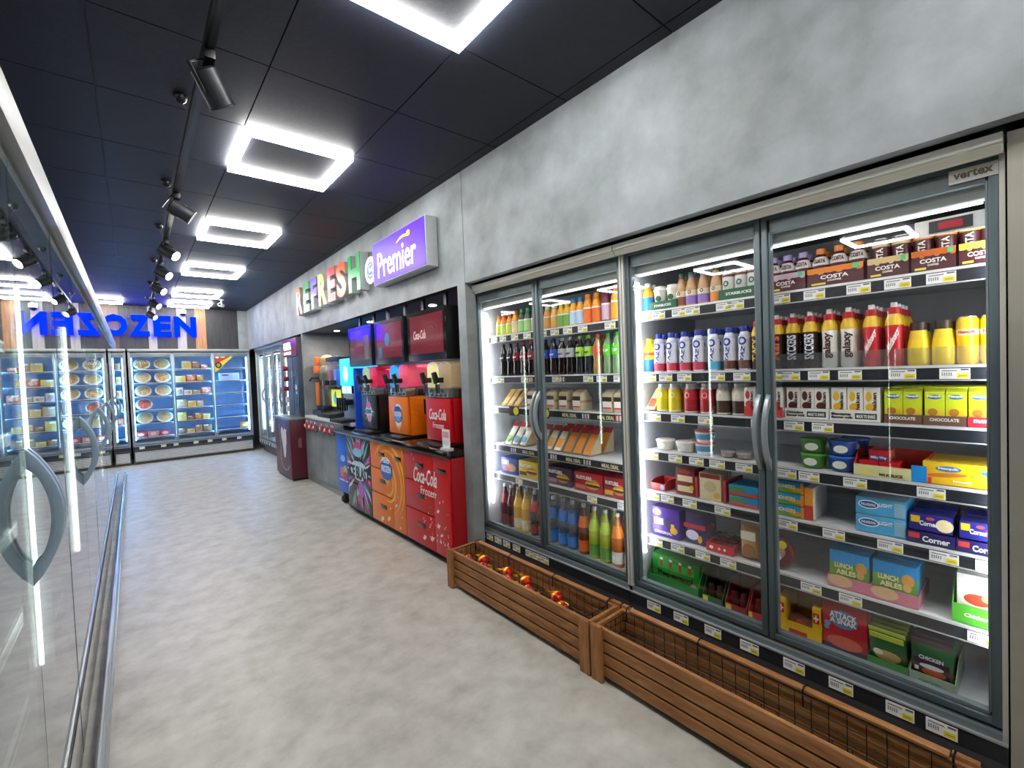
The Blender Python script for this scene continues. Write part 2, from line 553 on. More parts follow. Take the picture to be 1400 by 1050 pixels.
def fridge(name, label, loc, rz, nd, W, shelves, tags=None, depth=.72, door_z=(.275, 1.965), led=None, led_x=None, led_y=.075, led_z=(.42, 1.82), body=None, flush=False, fm=None, grille=False, group=None,
           handles=True, front_rail=True, bz=.03, trims=True, hin=None, kick_y=.05, canopy=True, pane_m=None, sh_m=None, bez=None, shelf_lip=.045, base_top=None):
    """local frame: x to the right, y into the cabinet, z up, doors in the plane y = 0"""
    body = body or inner_m
    fm = fm or frame_m
    sh_m = sh_m or shelf_m
    bez = bez or bezel_m
    hin = hin or M('#9aa4a8', .3, .4)
    f = thing(name, loc, rz, label, 'fridge' if 'fridge' in name else 'freezer', group)
    zb, zt = door_z
    bt_ = base_top if base_top is not None else zb - .03
    c = MB()
    c.box(0, W, depth - .03, depth, .1, 2.0, body).box(0, .008, .05, depth - .03, .1, 2.0, body).box(W - .008, W, .05, depth - .03, .1, 2.0, body)
    c.box(.028, W - .028, .05, depth - .03, 1.96, 2.0, M('#3c4347', .5)).box(.028, W - .028, .05, depth - .03, bt_ - .06, bt_, sh_m)
    O('cabinet', c.mesh('cabinet'), f)
    if bz > .05:
        b = MB().poly([(-bz, 1.998), (-bz, 1.972), (-bz + .006, 1.968), (.05, 1.968), (.05, 1.998)], 'x', 0, W, bez)
        b.poly([(-bz + .006, 1.968), (-bz + .02, 1.944), (0, 1.958), (.05, 1.966), (.05, 1.968)], 'x', 0, W, M('#b9b5a8', .4, .1))
    else:
        zq = 1.932 if flush else 1.985
        b = MB().box(0, W, -bz, .05, zq, 2.022, bez)
        if not flush:
            b.poly([(-bz, 1.985), (-.006, 1.968), (.05, 1.968), (.05, 1.985)], 'x', 0, W, M('#9b998f', .4, .1))
    O('bezel', b.mesh('bezel', bev=.003), f)
    for x in (0, W - .012) if trims else ():
        O('side_trim', bx(x, x + .012, -.012, .05, bt_ - .05, 1.968, bez), f)
    k = MB().box(.0, W, kick_y, kick_y + .03, .0, bt_ - .06, M('#5c5853', .45))
    O('kick_plate', k.mesh('kick'), f)
    if front_rail:
        r = MB().box(0, W, -.02, .05, bt_ - .062, bt_ - .008, rail_m).box(0, W, -.024, .05, bt_ - .008, bt_ - .002, M('#b9bec1', .3, .5))
        r.box(0, W, -.018, .05, bt_ - .1, bt_ - .062, M('#4a4b4f', .4, .3))
        r.box(.0, W, -.012, .05, bt_ - .002, zb - .012, frame2_m)
        ro = O('base_rail', r.mesh('rail'), f)
        for x in (tags or {}).get('base', []):
            O('price_tag', TAGB, ro, (x, -.0205, bt_ - .036))
    if grille:
        g = MB().box(.02, W - .02, .0, .05, .05, bt_ - .065, M('#cfd3d5', .4))
        for n in range(7):
            z = .07 + n * .026
            g.box(.03, W - .03, -.001, .0, z - .008, z, M('#2f3236', .6)).poly([(-.014, z), (0, z + .018), (0, z)], 'x', .03, W - .03, M('#d2d5d7', .4))
        O('grille', g.mesh('grille'), f)
    dw = W / nd
    for i in range(nd):
        x0, x1 = i * dw + .003, (i + 1) * dw - .003
        if i == 0:
            x0 += .01
        if i == nd - 1:
            x1 -= .01
        s_ = .021
        bd2 = .008
        fd = .018 if flush else .04
        d = MB()
        for a0, a1, c0, c1 in ((x0, x0 + s_, zb, zt), (x1 - s_, x1, zb, zt), (x0 + s_, x1 - s_, zb, zb + s_), (x0 + s_, x1 - s_, zt - s_, zt)):
            d.box(a0, a1, .006 if flush else 0, fd, c0, c1, fm)
        for a0, a1, c0, c1 in ((x0 + s_, x0 + s_ + bd2, zb + s_, zt - s_), (x1 - s_ - bd2, x1 - s_, zb + s_, zt - s_), (x0 + s_, x1 - s_, zb + s_, zb + s_ + .012), (x0 + s_, x1 - s_, zt - s_ - .05, zt - s_)):
            d.box(a0, a1, .012, fd, c0, c1, frame2_m if not flush else fm)
        do = O('door', d.mesh('door', bev=.002), f)
        if flush:
            pm = MB().box(x0, x1, 0, .005, zb, zt, pane_m or glass_m)
        else:
            pm = MB().box(x0 + s_, x1 - s_, .02, .025, zb + s_, zt - s_, pane_m or glass_m)
        O('pane', pm.mesh('pane', smooth=False), do)
        if handles:
            # pairs meet at the joint between two doors
            hx = (x1 - s_ / 2 - .004) if i % 2 == 0 and i < nd - 1 or nd == 1 else (x0 + s_ / 2 + .004)
            O('handle', handle_mesh(.955, 1.262, .056, .017, hin), do, (hx, 0, 0))
    # shelves
    for n, z in enumerate(shelves):
        s = MB().box(.03, W - .03, .118, depth - .04, z - .014, z, sh_m)
        s.box(.03, W - .03, .108, .116, z - .006, z + .003, M('#e2e4e4', .3, .3)).box(.03, W - .03, .109, .118, z - shelf_lip, z - .006, rail_m).box(.03, W - .03, .106, .118, z - shelf_lip - .004, z - shelf_lip, M('#c4c8ca', .3, .4))
        so = O('shelf', s.mesh('shelf'), f)
        for x in (tags or {}).get(n, []):
            O('price_tag', TAG, so, (x, .1085, z - .026))
    if canopy:
        pf = MB()
        for z in [bt_] + list(shelves):
            for k in range(int((W - .12) / .036)):
                for dz in (.10, .135):
                    pf.box(.06 + k * .036, .084 + k * .036, depth - .0312, depth - .03, z + dz, z + dz + .003, M('#6b7276', .6))
        O('back_slots', pf.mesh('pf', smooth=False), f)
    if led:
        for x in (led_x or []):
            O('led_strip', bx(x - .0065, x + .0065, led_y, led_y + .012, led_z[0], led_z[1], led), f)
    if canopy:
        v = MB().poly([(.06, 1.955), (.06, 1.86), (.068, 1.852), (.16, 1.905), (.16, 1.955)], 'x', .03, W - .03, M('#aeb3ac', .35))
        O('air_canopy', v.mesh('canopy'), f)
        if led:
            O('added_canopy_glow', bx(.05, W - .05, .062, .072, 1.846, 1.851, canopy_glow_m), f)  # added glowing strip: lights the shelves, stands in for the edge's reflection
    return f


def spaced(a, b, lo, hi, seed):
    r = random.Random(seed)
    o, x = [], a
    while x < b:
        o.append(round(x, 3))
        x += r.uniform(lo, hi)
    return o


XF = 1.935
ZL_ = [.646, .86, 1.135, 1.355, 1.65]
ZR_ = [.506, .744, .955, 1.154, 1.356, 1.67]
tL = {'base': [.03, .125, .22, .315, .42, .55, .62, .69], 0: [.32, .55, .98, 1.2], 1: [], 2: [.08], 3: [.09, .16, .42, .72, .98, 1.08, 1.2], 4: [.10, .2, .33, .46, .61, .72, .83, .95, 1.15]}
tR = {'base': spaced(.14, 1.3, .10, .17, 5), 0: [.08, .2, .33, .45, .78, .91, 1.26], 1: [.07, .15, .27, .43, .70, .86, 1.03, 1.17, 1.3 - .02], 2: [.07, .2, .31, .41, .53, .7, .78, .93, 1.14],
      3: [.09, .22, .36, .6, .73, .83], 4: [.07, .16, .26, .42, .53, .66, .72, .82, .92, 1.07, 1.2], 5: [.06, .13, .24, .31, .46, .51, .69, .81, .95, 1.06, 1.17]}
FL = fridge('drinks_fridge', 'glass-door fridge of sandwiches and soft drinks, beside the red cabinet', (XF, 2.742, 0), -R90, 2, 1.32, ZL_, tL, bz=.078, led=led_r, led_x=[.05, 1.30])
FR = fridge('dairy_fridge', 'nearest glass-door fridge with milkshakes, coffees and chilled snacks', (XF, 1.418, 0), -R90, 2, 1.32, ZR_, tR, bz=.078, led=led_r, led_x=[.03, 1.29])
# badge, thermostat on the near fridge
o = O('badge', bx(-.052, .052, -.003, 0, -.02, .02, M('#d9d8d3', .3), .001), FR, (1.255, -.0005, 1.925))
O('lettering', T('vertex', .084, .022, M('#6b5a4c', .4), bold=.03), o, (0, -.003, .002))
o = O('thermostat', bx(-.085, .085, -.006, 0, -.026, .026, white_m, .001), FR, (1.2, .06, 1.80))
d = O('display', bx(-.05, .05, -.004, 0, -.018, .018, M('#33363d', .25)), o, (0, -.006, 0))
O('readout', bx(-.028, .028, -.001, 0, -.011, .011, M('#4a1018', .2, em=.25, emh='#b01828')), d, (0, -.004, 0))
# meal-deal strip print on rails of the left fridge
chips = ['#c9433a', '#e8e3da', '#d96a4c', '#e9d9c0', '#2f6fb0', '#bcd7e6']
for zi, spans in ((1.135, (.62, .98, 1.22)), (.86, (.06, .30, .70, .98)), (1.355, (.5, .80))):
    pm = MB()
    for x in spans:
        for k in range(5):
            pm.box(x - .055 + k * .011, x - .047 + k * .011, .1062, .1085, zi - .04, zi - .012, M(chips[(k + int(x * 10)) % 6], .5))
    O('rail_print', pm.mesh('rp', smooth=False), FL)
for zi, xs in ((1.135, (.82, 1.1)), (.86, (.43, .84, 1.12))):
    for x in xs:
        O('lettering', T('MEAL DEAL', .12, .022, M('#d9d79a', .5), bold=.02), FL, (x, .1085, zi - .027))
for x, zi in ((.30, 1.135), (.60, 1.135)):
    o = O('promo_sign', bx(-.05, .05, -.004, 0, -.045, .02, M('#2a2718', .5)), FL, (x, .104, zi - .01))
    O('price_disc', MB().ell(.025, -.012, .028, .028, -.0055, -.004, M('#e2d12c', .5), 20).mesh('d'), o)

# ---- left run: seven two-door freezer cabinets, seen along their glass
Llab = ['glass-door freezer of the left run, behind the camera', 'glass-door freezer of the left run, beside the camera', 'glass-door freezer of the left run with the largest eye-shaped handles',
        'glass-door freezer of the left run, third ahead of the camera', 'glass-door freezer of the left run, fourth ahead of the camera', 'glass-door freezer of the left run, fifth ahead of the camera', 'farthest glass-door freezer of the left run, by the back aisle']
for k in range(7):
    Y0 = -.50 + 1.32 * k
    fridge('glass_door_freezer', Llab[k], (-.19, Y0, 0), R90, 2, 1.32, [.42, .70, .98, 1.26, 1.54], None, depth=.78, bz=.022, trims=False, front_rail=False, kick_y=.12, bez=M('#8f918f', .45, .1), door_z=(.135, 1.905), led=led_l, led_x=[1.295], led_y=.075, led_z=(.50, 1.72),
           body=M('#5c6468', .6), flush=True, fm=M('#6c7678', .4, .3), pane_m=glassL_m, hin=M('#9db4c6', .28, .35), canopy=False, sh_m=M('#6a7073', .5), base_top=.125, group='freezers of the left run', shelf_lip=.03)
    # bumper strips along the bottom
bump = MB()
for y, z in ((.042, .13), (.052, .085)):
    bump.lathe([(.012, 0), (.012, 9.24)], M('#b4b9bc', .25, .5), 10, c=(y, -.5, z), ax='y')
O('bumper_rail', bump.mesh('bumper'), None, (-.19, 0, 0), 0, 'pair of long metal bumper rails along the left freezer bases', 'rail')

# ---- back wall freezers
FB = fridge('display_freezer', 'three-door freezer glowing blue inside, under the end of the blue sign', (-.05, 10.30, 0), 0, 3, 1.85, [.46, .70, .94, 1.18, 1.42, 1.66], {'base': [.12, .42, .6, .9, 1.12, 1.35, 1.6]}, door_z=(.345, 1.95), led=led_b,
            led_x=[.045, .605, 1.22, 1.80], body=M('#b9c6d8', .5), fm=M('#9aa1a6', .35, .3), handles=False, grille=True, bez=M('#a4a6a6', .4, .2), canopy=False, hin=frame2_m, led_z=(.42, 1.86), sh_m=M('#8fa6c4', .5), shelf_lip=.022, base_top=.325)
FB2 = fridge('display_freezer', 'three-door freezer glowing blue at the far end of the left run', (-1.93, 10.30, 0), 0, 3, 1.85, [.46, .70, .94, 1.18, 1.42, 1.66], {'base': [.12, .42, .6, .9, 1.12, 1.35, 1.6]}, door_z=(.345, 1.95), led=led_b,
             led_x=[.045, .605, 1.22, 1.80], body=M('#b9c6d8', .5), fm=M('#9aa1a6', .35, .3), handles=False, grille=True, bez=M('#a4a6a6', .4, .2), canopy=False, hin=frame2_m, led_z=(.42, 1.86), sh_m=M('#8fa6c4', .5), shelf_lip=.022, base_top=.325)
O('control_panel', bx(1.62, 1.76, -.004, .0, .255, .275, M('#2b2d31', .3)), FB)
# diagonal sticker at the top corner of the third door
sk = MB().poly([(0, 0), (.36, 0), (0, -.36)], 'y', -.002, 0, M('#d9c22c', .5)).poly([(0.01, -.008), (.32, -.008), (.01, -.2)], 'y', -.003, -.002, M('#b83a2c', .5)).ell(.075, -.2, .055, .06, -.004, -.003, M('#22231f', .5))
so = O('corner_sticker', sk.mesh('sticker', smooth=False), FB, (1.25, .018, 1.915))
O('sticker_print', MB().ell(.06, -.05, .03, .02, -.0042, -.003, M('#e8e2d0', .5)).ell(.15, -.045, .04, .014, -.0042, -.003, M('#e8c9a0', .5)).ell(.075, -.2, .03, .035, -.0052, -.004, M('#9c8f2c', .5)).mesh('sp', smooth=False), so)
sq = MB()
for k in range(6):
    sq.tube([(.1 + k * .033, .017, 1.76 + .03 * (k % 2)), (.115 + k * .033, .017, 1.80 + .02 * ((k + 1) % 2)), (.13 + k * .033, .017, 1.765)], .0035, M('#dfe9f5', .4), 4)
O('door_decal', sq.mesh('sq'), FB)

# ---- second fridge run on the right wall, beyond the coffee machine
F2 = fridge('far_wall_fridge', 'far glass-door fridge on the right wall behind the coffee machine', (1.90, 10.20, 0), -R90, 4, 2.56, [.5, .78, 1.05, 1.32, 1.58], {'base': spaced(.1, 2.4, .15, .25, 3)}, led=emit('led_pale', '#cfe8ff', 7.), led_x=[.05, .68, 1.30, 1.94], body=M('#b7c4cc', .5),
            fm=M('#8d979b', .35, .3), depth=.6)

# ================================================================== SIGNS
# blue illuminated letters on the back wall
blue_m = emit('blue_letter', '#0014ff', 2.4)
for ch, x0, x1 in (('F', -.98, -.73), ('R', -.68, -.39), ('O', -.36, .0 - .03), ('Z', .0, .285), ('E', .325, .58), ('N', .625, .955)):
    me = T(ch, x1 - x0, .365, blue_m, ext=.025, bold=.045)
    O('sign_letter', me, None, ((x0 + x1) / 2, YB - .012, 2.43), 0, 'blue illuminated letter %s of the sign on the back wall' % ch, 'sign letter', 'blue letters on the back wall')
# multicoloured letters on the right wall
cols = [('R', '#e8500c', 6.43, 6.18), ('E', '#12994a', 6.12, 5.88), ('F', '#4a14c8', 5.80, 5.57), ('R', '#f2cc08', 5.52, 5.24), ('E', '#d0101c', 5.19, 4.94), ('S', '#e8540a', 4.90, 4.62), ('H', '#0c9c48', 4.56, 4.25)]
cn = ['orange', 'green', 'violet', 'yellow', 'red', 'orange', 'green']
for k, (ch, h, ya, yb) in enumerate(cols):
    face = M(h, .3, em=.06, spec=.22)
    t = O('sign_letter', T(ch, ya - yb, .365, M('#aeb4b6', .4), ext=.042, bold=.05), None, (XW - .004, (ya + yb) / 2, 2.405), -R90, '%s letter %s in the colourful word above the alcove' % (cn[k], ch), 'sign letter', 'colourful letters on the right wall')
    O('letter_face', T(ch, ya - yb - .004, .361, face, ext=.003, bold=.05), t, (0, -.0842, 0))
t = O('at_sign_disc', MB().lathe([(.125, -.055), (.125, 0)], M('#b9c0c4', .4), 32, ax='y').mesh('disc'), None, (XW - .002, 4.09, 2.375), -R90, 'round white disc with a dark at symbol, left of the purple sign', 'sign')
O('disc_face', MB().lathe([(.122, -.058), (.122, -.055)], M('#e9f7ff', .3, em=.6), 32, ax='y').mesh('f'), t)
O('lettering', T('@', .15, .16, M('#10507e', .4), ext=.001, bold=.03), t, (0, -.058, .0))
t = O('sign_box', bx(-.475, .475, -.10, -.002, -.185, .185, M('#c2c6ca', .35), .004), None, (XW - .002, 3.445, 2.378), -R90, 'purple illuminated sign box with white lettering on the right wall', 'sign')
O('sign_face', bx(-.468, .468, -.104, -.1, -.178, .178, M('#5a2be0', .4, em=.16, emh='#4a18e0', spec=.2)), t)
O('lettering', T('Premier', .70, .215, M('#f2f1ff', .4, em=.2), ext=.001, bold=.012), t, (-.02, -.104, -.03))
sw = [(.02, .085), (.08, .115), (.15, .125), (.20, .118), (.215, .135), (.245, .14), (.262, .12), (.25, .098), (.222, .095), (.2, .1), (.14, .105), (.08, .098)]
O('swoosh', MB().poly([(x - .02, z) for x, z in sw], 'y', -.106, -.104, M('#f5d22a', .4, em=.3)).mesh('sw'), t)

# ================================================================== COFFEE MACHINE
burg = M('#5a1226', .35)
burg2 = M('#6e142c', .3)
slate = M('#3b4550', .4)
cf = thing('coffee_machine', (1.60, 7.50, 0), -R90, 'tall self-serve coffee machine on a burgundy cabinet with a white bean emblem', 'coffee machine')
O('base_cabinet', bx(0, .83, 0, .56, .03, .83, burg, .012), cf)
O('plinth', bx(.02, .81, .02, .54, 0, .03, black_m), cf)
O('worktop', bx(-.015, .845, -.02, .57, .832, .868, steel, .004), cf)
O('door_lock', bx(.83, .838, .10, .14, .45, .58, M('#8a5a62', .4)), cf)
bean = MB()
bp = [(.36, .70), (.40, .72), (.45, .70), (.47, .64), (.50, .69), (.55, .71), (.60, .69), (.66, .70), (.62, .655), (.63, .58), (.62, .50), (.59, .46), (.58, .38), (.55, .31), (.50, .29), (.46, .31), (.44, .40), (.40, .50), (.36, .58), (.345, .65)]
bean.poly(bp, 'y', -.002, 0, white_m)
O('bean_emblem', bean.mesh('bean', smooth=False), cf)
dots = MB()
for k in range(14):
    a = k / 13
    x, z = .25 + .04 * math.sin(a * 2) , .74 - a * .48
    dots.box(x - .006, x + .006, -.002, 0, z - .012, z + .008, white_m)
for k in range(12):
    a = PI + k / 11 * PI * .85
    x, z = .52 + .22 * math.cos(a), .25 + .13 * math.sin(a)
    dots.box(x - .008, x + .008, -.002, 0, z - .006, z + .006, white_m)
O('dot_trail', dots.mesh('dots', smooth=False), cf)
tw = MB().box(.20, .83, .155, .54, .868, 1.97, slate)
tw.box(.23, .52, .15, .155, .90, 1.70, M('#55626d', .3)).box(.56, .80, .147, .155, .90, 1.70, M('#2c343d', .3))
O('tower', tw.mesh('tower', bev=.003), cf)
hd = O('header', bx(.10, .828, .135, .45, 1.715, 1.965, burg2, .012), cf)
O('lettering', T('COSTA', .40, .11, M('#f4e8f2', .4, em=.8), bold=.035), hd, (.36, .135, 1.865))
O('lettering', T('EXPRESS', .40, .045, M('#f0c8d4', .4, em=.5), bold=.02), hd, (.36, .135, 1.765))
for k, z in enumerate((1.55, 1.40, 1.255)):
    O('cup_dispenser', MB().lathe([(.032, -.07), (.036, -.06), (.036, .0)], M('#8a1828', .3), 18, c=(.25 + .02 * (k % 2), .155, z), ax='y').mesh('cd'), cf)
for z in (1.10, .97):
    O('lid_pack', bx(.23, .29, .11, .15, z - .05, z + .04, M('#d6dadc', .4), .006), cf)
pic = MB()
pic.ell(.68, 1.28, .04, .04, .145, .147, white_m).ell(.70, 1.20, .025, .02, .145, .147, white_m)
for k in range(5):
    pic.box(.66, .73, .145, .147, 1.02 + k * .035, 1.035 + k * .035, M('#10141a', .3))
for k in range(3):
    pic.tube([(.66, .146, 1.44 + .05 * k), (.69, .146, 1.47 + .05 * k), (.67, .146, 1.5 + .05 * k)], .004, M('#9aa6b0', .4), 4)
O('panel_print', pic.mesh('pic', smooth=False), cf)

# ================================================================== ALCOVE COUNTER
kc = thing('service_counter', (XW - .005, 6.60, 0), -R90, 'grey concrete-look counter with a white top beside the coffee machine', 'counter')
O('counter_front', bx(0, 1.44, 0, .03, .085, .855, concrete), kc)
O('plinth', bx(0, 1.44, .012, .04, 0, .085, M('#8d9294', .4)), kc)
O('counter_carcass', bx(0, 1.44, .03, .66, .04, .85, M('#70757a', .5)), kc)
O('counter_top', bx(-.002, 1.73, -.012, .68, .857, .897, M('#e3e5e8', .3), .004), kc)
ring = MB().lathe([(.058, -.035), (.064, -.03), (.064, 0), (.05, 0)], M('#a9adb0', .25, .8), 24, ax='y', caps=False).mesh('ring')
lid = MB().lathe([(.0, -.05), (.03, -.048), (.05, -.034), (.05, 0)], M('#c81f2c', .35), 20, ax='y', caps=False).mesh('lid')
ins = MB().lathe([(.0, -.058), (.018, -.057), (.022, -.049)], M('#f1dcdc', .4), 16, ax='y', caps=False).mesh('ins')
for k, Y in enumerate((6.47, 6.29, 6.11, 5.84, 5.66, 5.48)):
    c = O('cup_dispenser', ring, None, (XW - .006, Y, .765), -R90, 'red and chrome round cup dispenser, %s from left under the white counter top' % ORD[k], 'cup dispenser', 'round cup dispensers in the counter front')
    O('cup_base', lid, c)
    O('cup_centre', ins, c)

# orange juicer / blender station
jz = .898
j = thing('juice_machine', (1.86, 6.50, jz), -R90, 'grey and orange juicer at the left end of the alcove counter', 'juicer')
O('base', MB().box(0, .36, 0, .34, 0, .07, black_m).box(.06, .32, .04, .3, .07, .13, dark_m).mesh('b', bev=.006), j)
O('column', MB().lathe([(.10, .13), (.10, .44), (.09, .46)], M('#a3a49e', .25, .8), 20, c=(.22, .17, 0)).mesh('c'), j)
O('front_panel', bx(.07, .15, .03, .06, .13, .44, M('#f07a1c', .35), .008), j)
O('body', MB().lathe([(.10, .46), (.12, .50), (.12, .60), (.09, .66)], M('#8c8d84', .3, .5), 20, c=(.2, .17, 0)).mesh('bd'), j)
O('orange_hopper', MB().box(.04, .16, .02, .16, .56, .66, M('#f0741c', .35)).box(.02, .12, .04, .2, .68, .78, M('#f0741c', .35)).mesh('h', bev=.012), j)
O('lid', MB().lathe([(.07, .66), (.09, .70), (.09, .76), (.05, .80), (.0, .81)], M('#b9a988', .4), 20, c=(.16, .17, 0), caps=False).mesh('l'), j)
O('tap', MB().tube([(.0, .1, .5), (-.05, .02, .5), (-.07, .0, .46)], .012, dark_m, 8).mesh('t'), j)
b2 = thing('slush_dispenser', (1.86, 6.25, jz), -R90, 'twin-bowl slush dispenser with red and blue drink on the alcove counter', 'slush dispenser')
O('body', MB().box(.13, .58, .06, .42, .0, .06, black_m).box(.13, .56, .14, .4, .06, .36, M('#2b2e33', .35)).mesh('b', bev=.006), b2)
O('drip_tray', bx(.13, .60, -.06, .10, .0, .05, dark_m, .005), b2)
O('picture_panel', bx(.14, .48, .132, .14, .12, .34, M('#c8d02c', .4, em=.25)), b2)
O('picture', MB().ell(.28, .22, .06, .07, .129, .132, M('#5aa6c8', .4, em=.2)).ell(.38, .2, .05, .05, .129, .132, M('#e9eef0', .4, em=.2)).ell(.3, .27, .02, .05, .129, .132, M('#4b5a1c', .4)).mesh('p', smooth=False), b2)
for x, h in ((.13, '#b3142e'), (.36, '#1b62e0')):
    bw = O('bowl', bx(x, x + .19, .08, .40, .38, .70, glass('bowl_plastic' + h, .05, '#e8eef2', .03, .08), .02), b2)
    O('drink', bx(x + .006, x + .184, .086, .394, .386, .60, M(h, .3), .018), bw)
    O('spout', MB().box(x + .07, x + .12, .02, .09, .40, .46, dark_m).tube([(x + .095, .03, .42), (x + .095, -.01, .36)], .008, dark_m).mesh('s'), bw)
O('top_lamp', bx(.13, .58, .08, .4, .705, .76, M('#15171a', .3), .01), b2)
b3 = thing('drinks_dispenser', (1.82, 5.26, jz), -R90, 'drinks dispenser with a lit blue header panel and steel tap column', 'drinks dispenser')
O('tap_column', MB().box(.02, .36, .02, .34, 0, .31, steel).mesh('tc', bev=.006), b3)
O('header_panel', bx(.0, .36, .0, .3, .40, .70, M('#1c9fe0', .3, em=.9, emh='#1aa0f0'), .006), b3)
O('header_art', MB().ell(.18, .53, .07, .09, -.0025, 0, M('#8fd4f4', .4, em=.8)).ell(.2, .5, .04, .05, -.003, -.0025, M('#d8d2f0', .4, em=.7)).mesh('a', smooth=False), b3)
for x in (.05, .20):
    O('menu_card', bx(x, x + .12, .0, .006, .315, .395, M('#9fd9ee', .4, em=.6)), b3)
for k in range(4):
    tp = O('tap', MB().box(.05 + k * .075, .085 + k * .075, -.06, .03, .19, .25, black_m).box(.058 + k * .075, .077 + k * .075, -.075, -.055, .13, .27, black_m).tube([(.0675 + k * .075, -.04, .19), (.0675 + k * .075, -.04, .13)], .008, dark_m).mesh('tp', bev=.003), b3)
O('drip_shelf', bx(.0, .36, -.14, .03, .0, .035, dark_m, .004), b3)
O('frame_posts', MB().box(.0, .01, .02, .3, .31, .4, black_m).box(.35, .36, .02, .3, .31, .4, black_m).box(.175, .185, .02, .3, .31, .4, black_m).mesh('fp'), b3)
# ---- soffit downlights of the alcove
for k, (X, Y) in enumerate(((2.1, 6.1), (2.1, 5.0), (2.1, 3.6))):
    t = O('downlight', MB().lathe([(.045, 0), (.045, -.006), (.034, -.006), (.034, 0)], M('#c9ccd0', .3, .6), 20, caps=False).mesh('dl'), None, (X, Y, 2.011), 0, 'small recessed downlight in the alcove soffit, %s from the coffee machine' % ORD[k], 'downlight', 'downlights in the alcove')
    O('lens', MB().lathe([(.033, -.004), (.033, -.001)], emit('downlight_lens%d' % k, '#fff6ea', 140.), 16).mesh('le'), t)

# ================================================================== SLUSH CABINETS
XC = 1.68


def flat_poly(b, pts, y, mat, th=.0006):
    b.poly(pts, 'y', y - th, y, mat)


def flakes(b, pts, y, mat):
    r = random.Random(4)
    for x, z, s in pts:
        b.ell(x, z, s * .6, s, y - .0008, y, mat, 8, r.uniform(-.5, .5))
        if s > .012:
            b.ell(x + s * .9, z + s * .3, s * .35, s * .5, y - .0008, y, mat, 7)
            b.ell(x - s * .8, z - s * .4, s * .3, s * .45, y - .0008, y, mat, 7)


def cab(name, label, Ya, Wd, body, slot_y, split=True, dep=.62):
    c = thing(name, (XC, Ya, 0), -R90, label, 'cabinet')
    O('carcass', bx(.002, Wd - .002, .02, dep, .055, .795, M('#1d1012', .5)), c)
    O('plinth', bx(.0, Wd - .005, .05, dep - .02, 0, .055, black_m), c)
    xs = Wd * .67
    g = .0025
    for k, (z0, z1) in enumerate(((.555, .792), (.325, .55), (.06, .32))):
        dr = O('drawer', bx(g, xs - g, 0, .02, z0 + g, z1 - g, body, .0015), c)
        if slot_y:
            O('handle', MB().box(Wd * .29, Wd * .46, -.004, .0, z1 - .12, z1 - .085, blackg_m).box(Wd * .29, Wd * .46, -.008, -.004, z1 - .09, z1 - .085, dark_m).mesh('h', bev=.001), dr)
    do = O('door', bx(xs + g, Wd - g, 0, .02, .06 + g, .792 - g, body, .0015), c)
    if slot_y:
        O('handle', MB().box(Wd * .76, Wd * .93, -.004, .0, .672, .707, blackg_m).box(Wd * .76, Wd * .93, -.008, -.004, .702, .707, dark_m).mesh('h', bev=.001), do)
    return c


redc = M('#cc0f1a', .34, coat=.1, spec=.35)
orgc = M('#f07d12', .34, coat=.1, spec=.35)
blkc = M('#121318', .3, coat=.15)
blub = M('#0a6cf0', .34, coat=.1, spec=.35)
cc = cab('slush_cabinet', 'red drawer cabinet with white script lettering and snowflakes', 3.448, .70, redc, True, dep=.20)
O('side_panel', bx(.70, .714, .012, .119, .03, .79, M('#a81420', .35)), cc)
pb = MB()
rr = random.Random(9)
fl = [(.02 + .12 * i / 4 + .12, .76 - i * .035, .008) for i in range(4)]
for i in range(40):
    u = rr.random()
    fl.append((.22 + .44 * rr.random() ** .6, .10 + .42 * u ** 1.6 * rr.random() + .05, rr.choice([.004, .005, .007, .009])))
fl += [(.30, .13, .022), (.42, .15, .022), (.52, .27, .020), (.52, .38, .016), (.56, .21, .016), (.41, .30, .012), (.55, .45, .010), (.50, .50, .009)]
flakes(pb, fl, -.0002, M('#f6dfe0', .5))
O('snow_print', pb.mesh('sp', smooth=False), cc)
O('lettering', T('Coca-Cola', .36, .12, M('#fbeeee', .4), bold=.012, shear=.35), cc, (.34, -.0003, .61))
O('lettering', T('Frozen', .22, .062, M('#fbeeee', .4)), cc, (.38, -.0003, .50))


fc = cab('slush_cabinet', 'orange drawer cabinet with yellow swirls and a blue fruit badge', 4.146, .692, orgc, True)
pb = MB()
sx_, sz_ = .36, .45
for k in range(7):
    r0 = .10 + k * .055
    pts_o, pts_i = [], []
    a0 = -2.2 + k * .35
    for q in range(15):
        a = a0 + q / 14 * 3.4
        wdt = .024 * math.sin(PI * q / 14) + .001
        for rr_, L in ((r0 + wdt, pts_o), (r0 - wdt * .2, pts_i)):
            x = min(max(sx_ + rr_ * math.cos(a), .004), .688)
            z = min(max(sz_ + rr_ * 1.05 * math.sin(a), .065), .788)
            L.append((x, z))
    m = M(['#f6b01e', '#f9c628', '#ee6c12'][k % 3], .3)
    n = len(pts_o)
    v = [(p[0], -.0006 - .00005 * k, p[1]) for p in pts_o] + [(p[0], -.0006 - .00005 * k, p[1]) for p in pts_i]
    pb.add(v, [(i, i + 1, n + i + 1, n + i) for i in range(n - 1)], m)
flakes(pb, [(.2, .76, .008), (.23, .74, .006), (.17, .73, .009), (.22, .10, .028), (.36, .13, .026), (.52, .28, .016), (.51, .33, .01), (.58, .10, .014), (.40, .23, .012), (.56, .36, .009), (.30, .2, .008), (.62, .2, .009)], -.001, M('#fde9cf', .5))
O('swirl_print', pb.mesh('sw', smooth=False), fc)
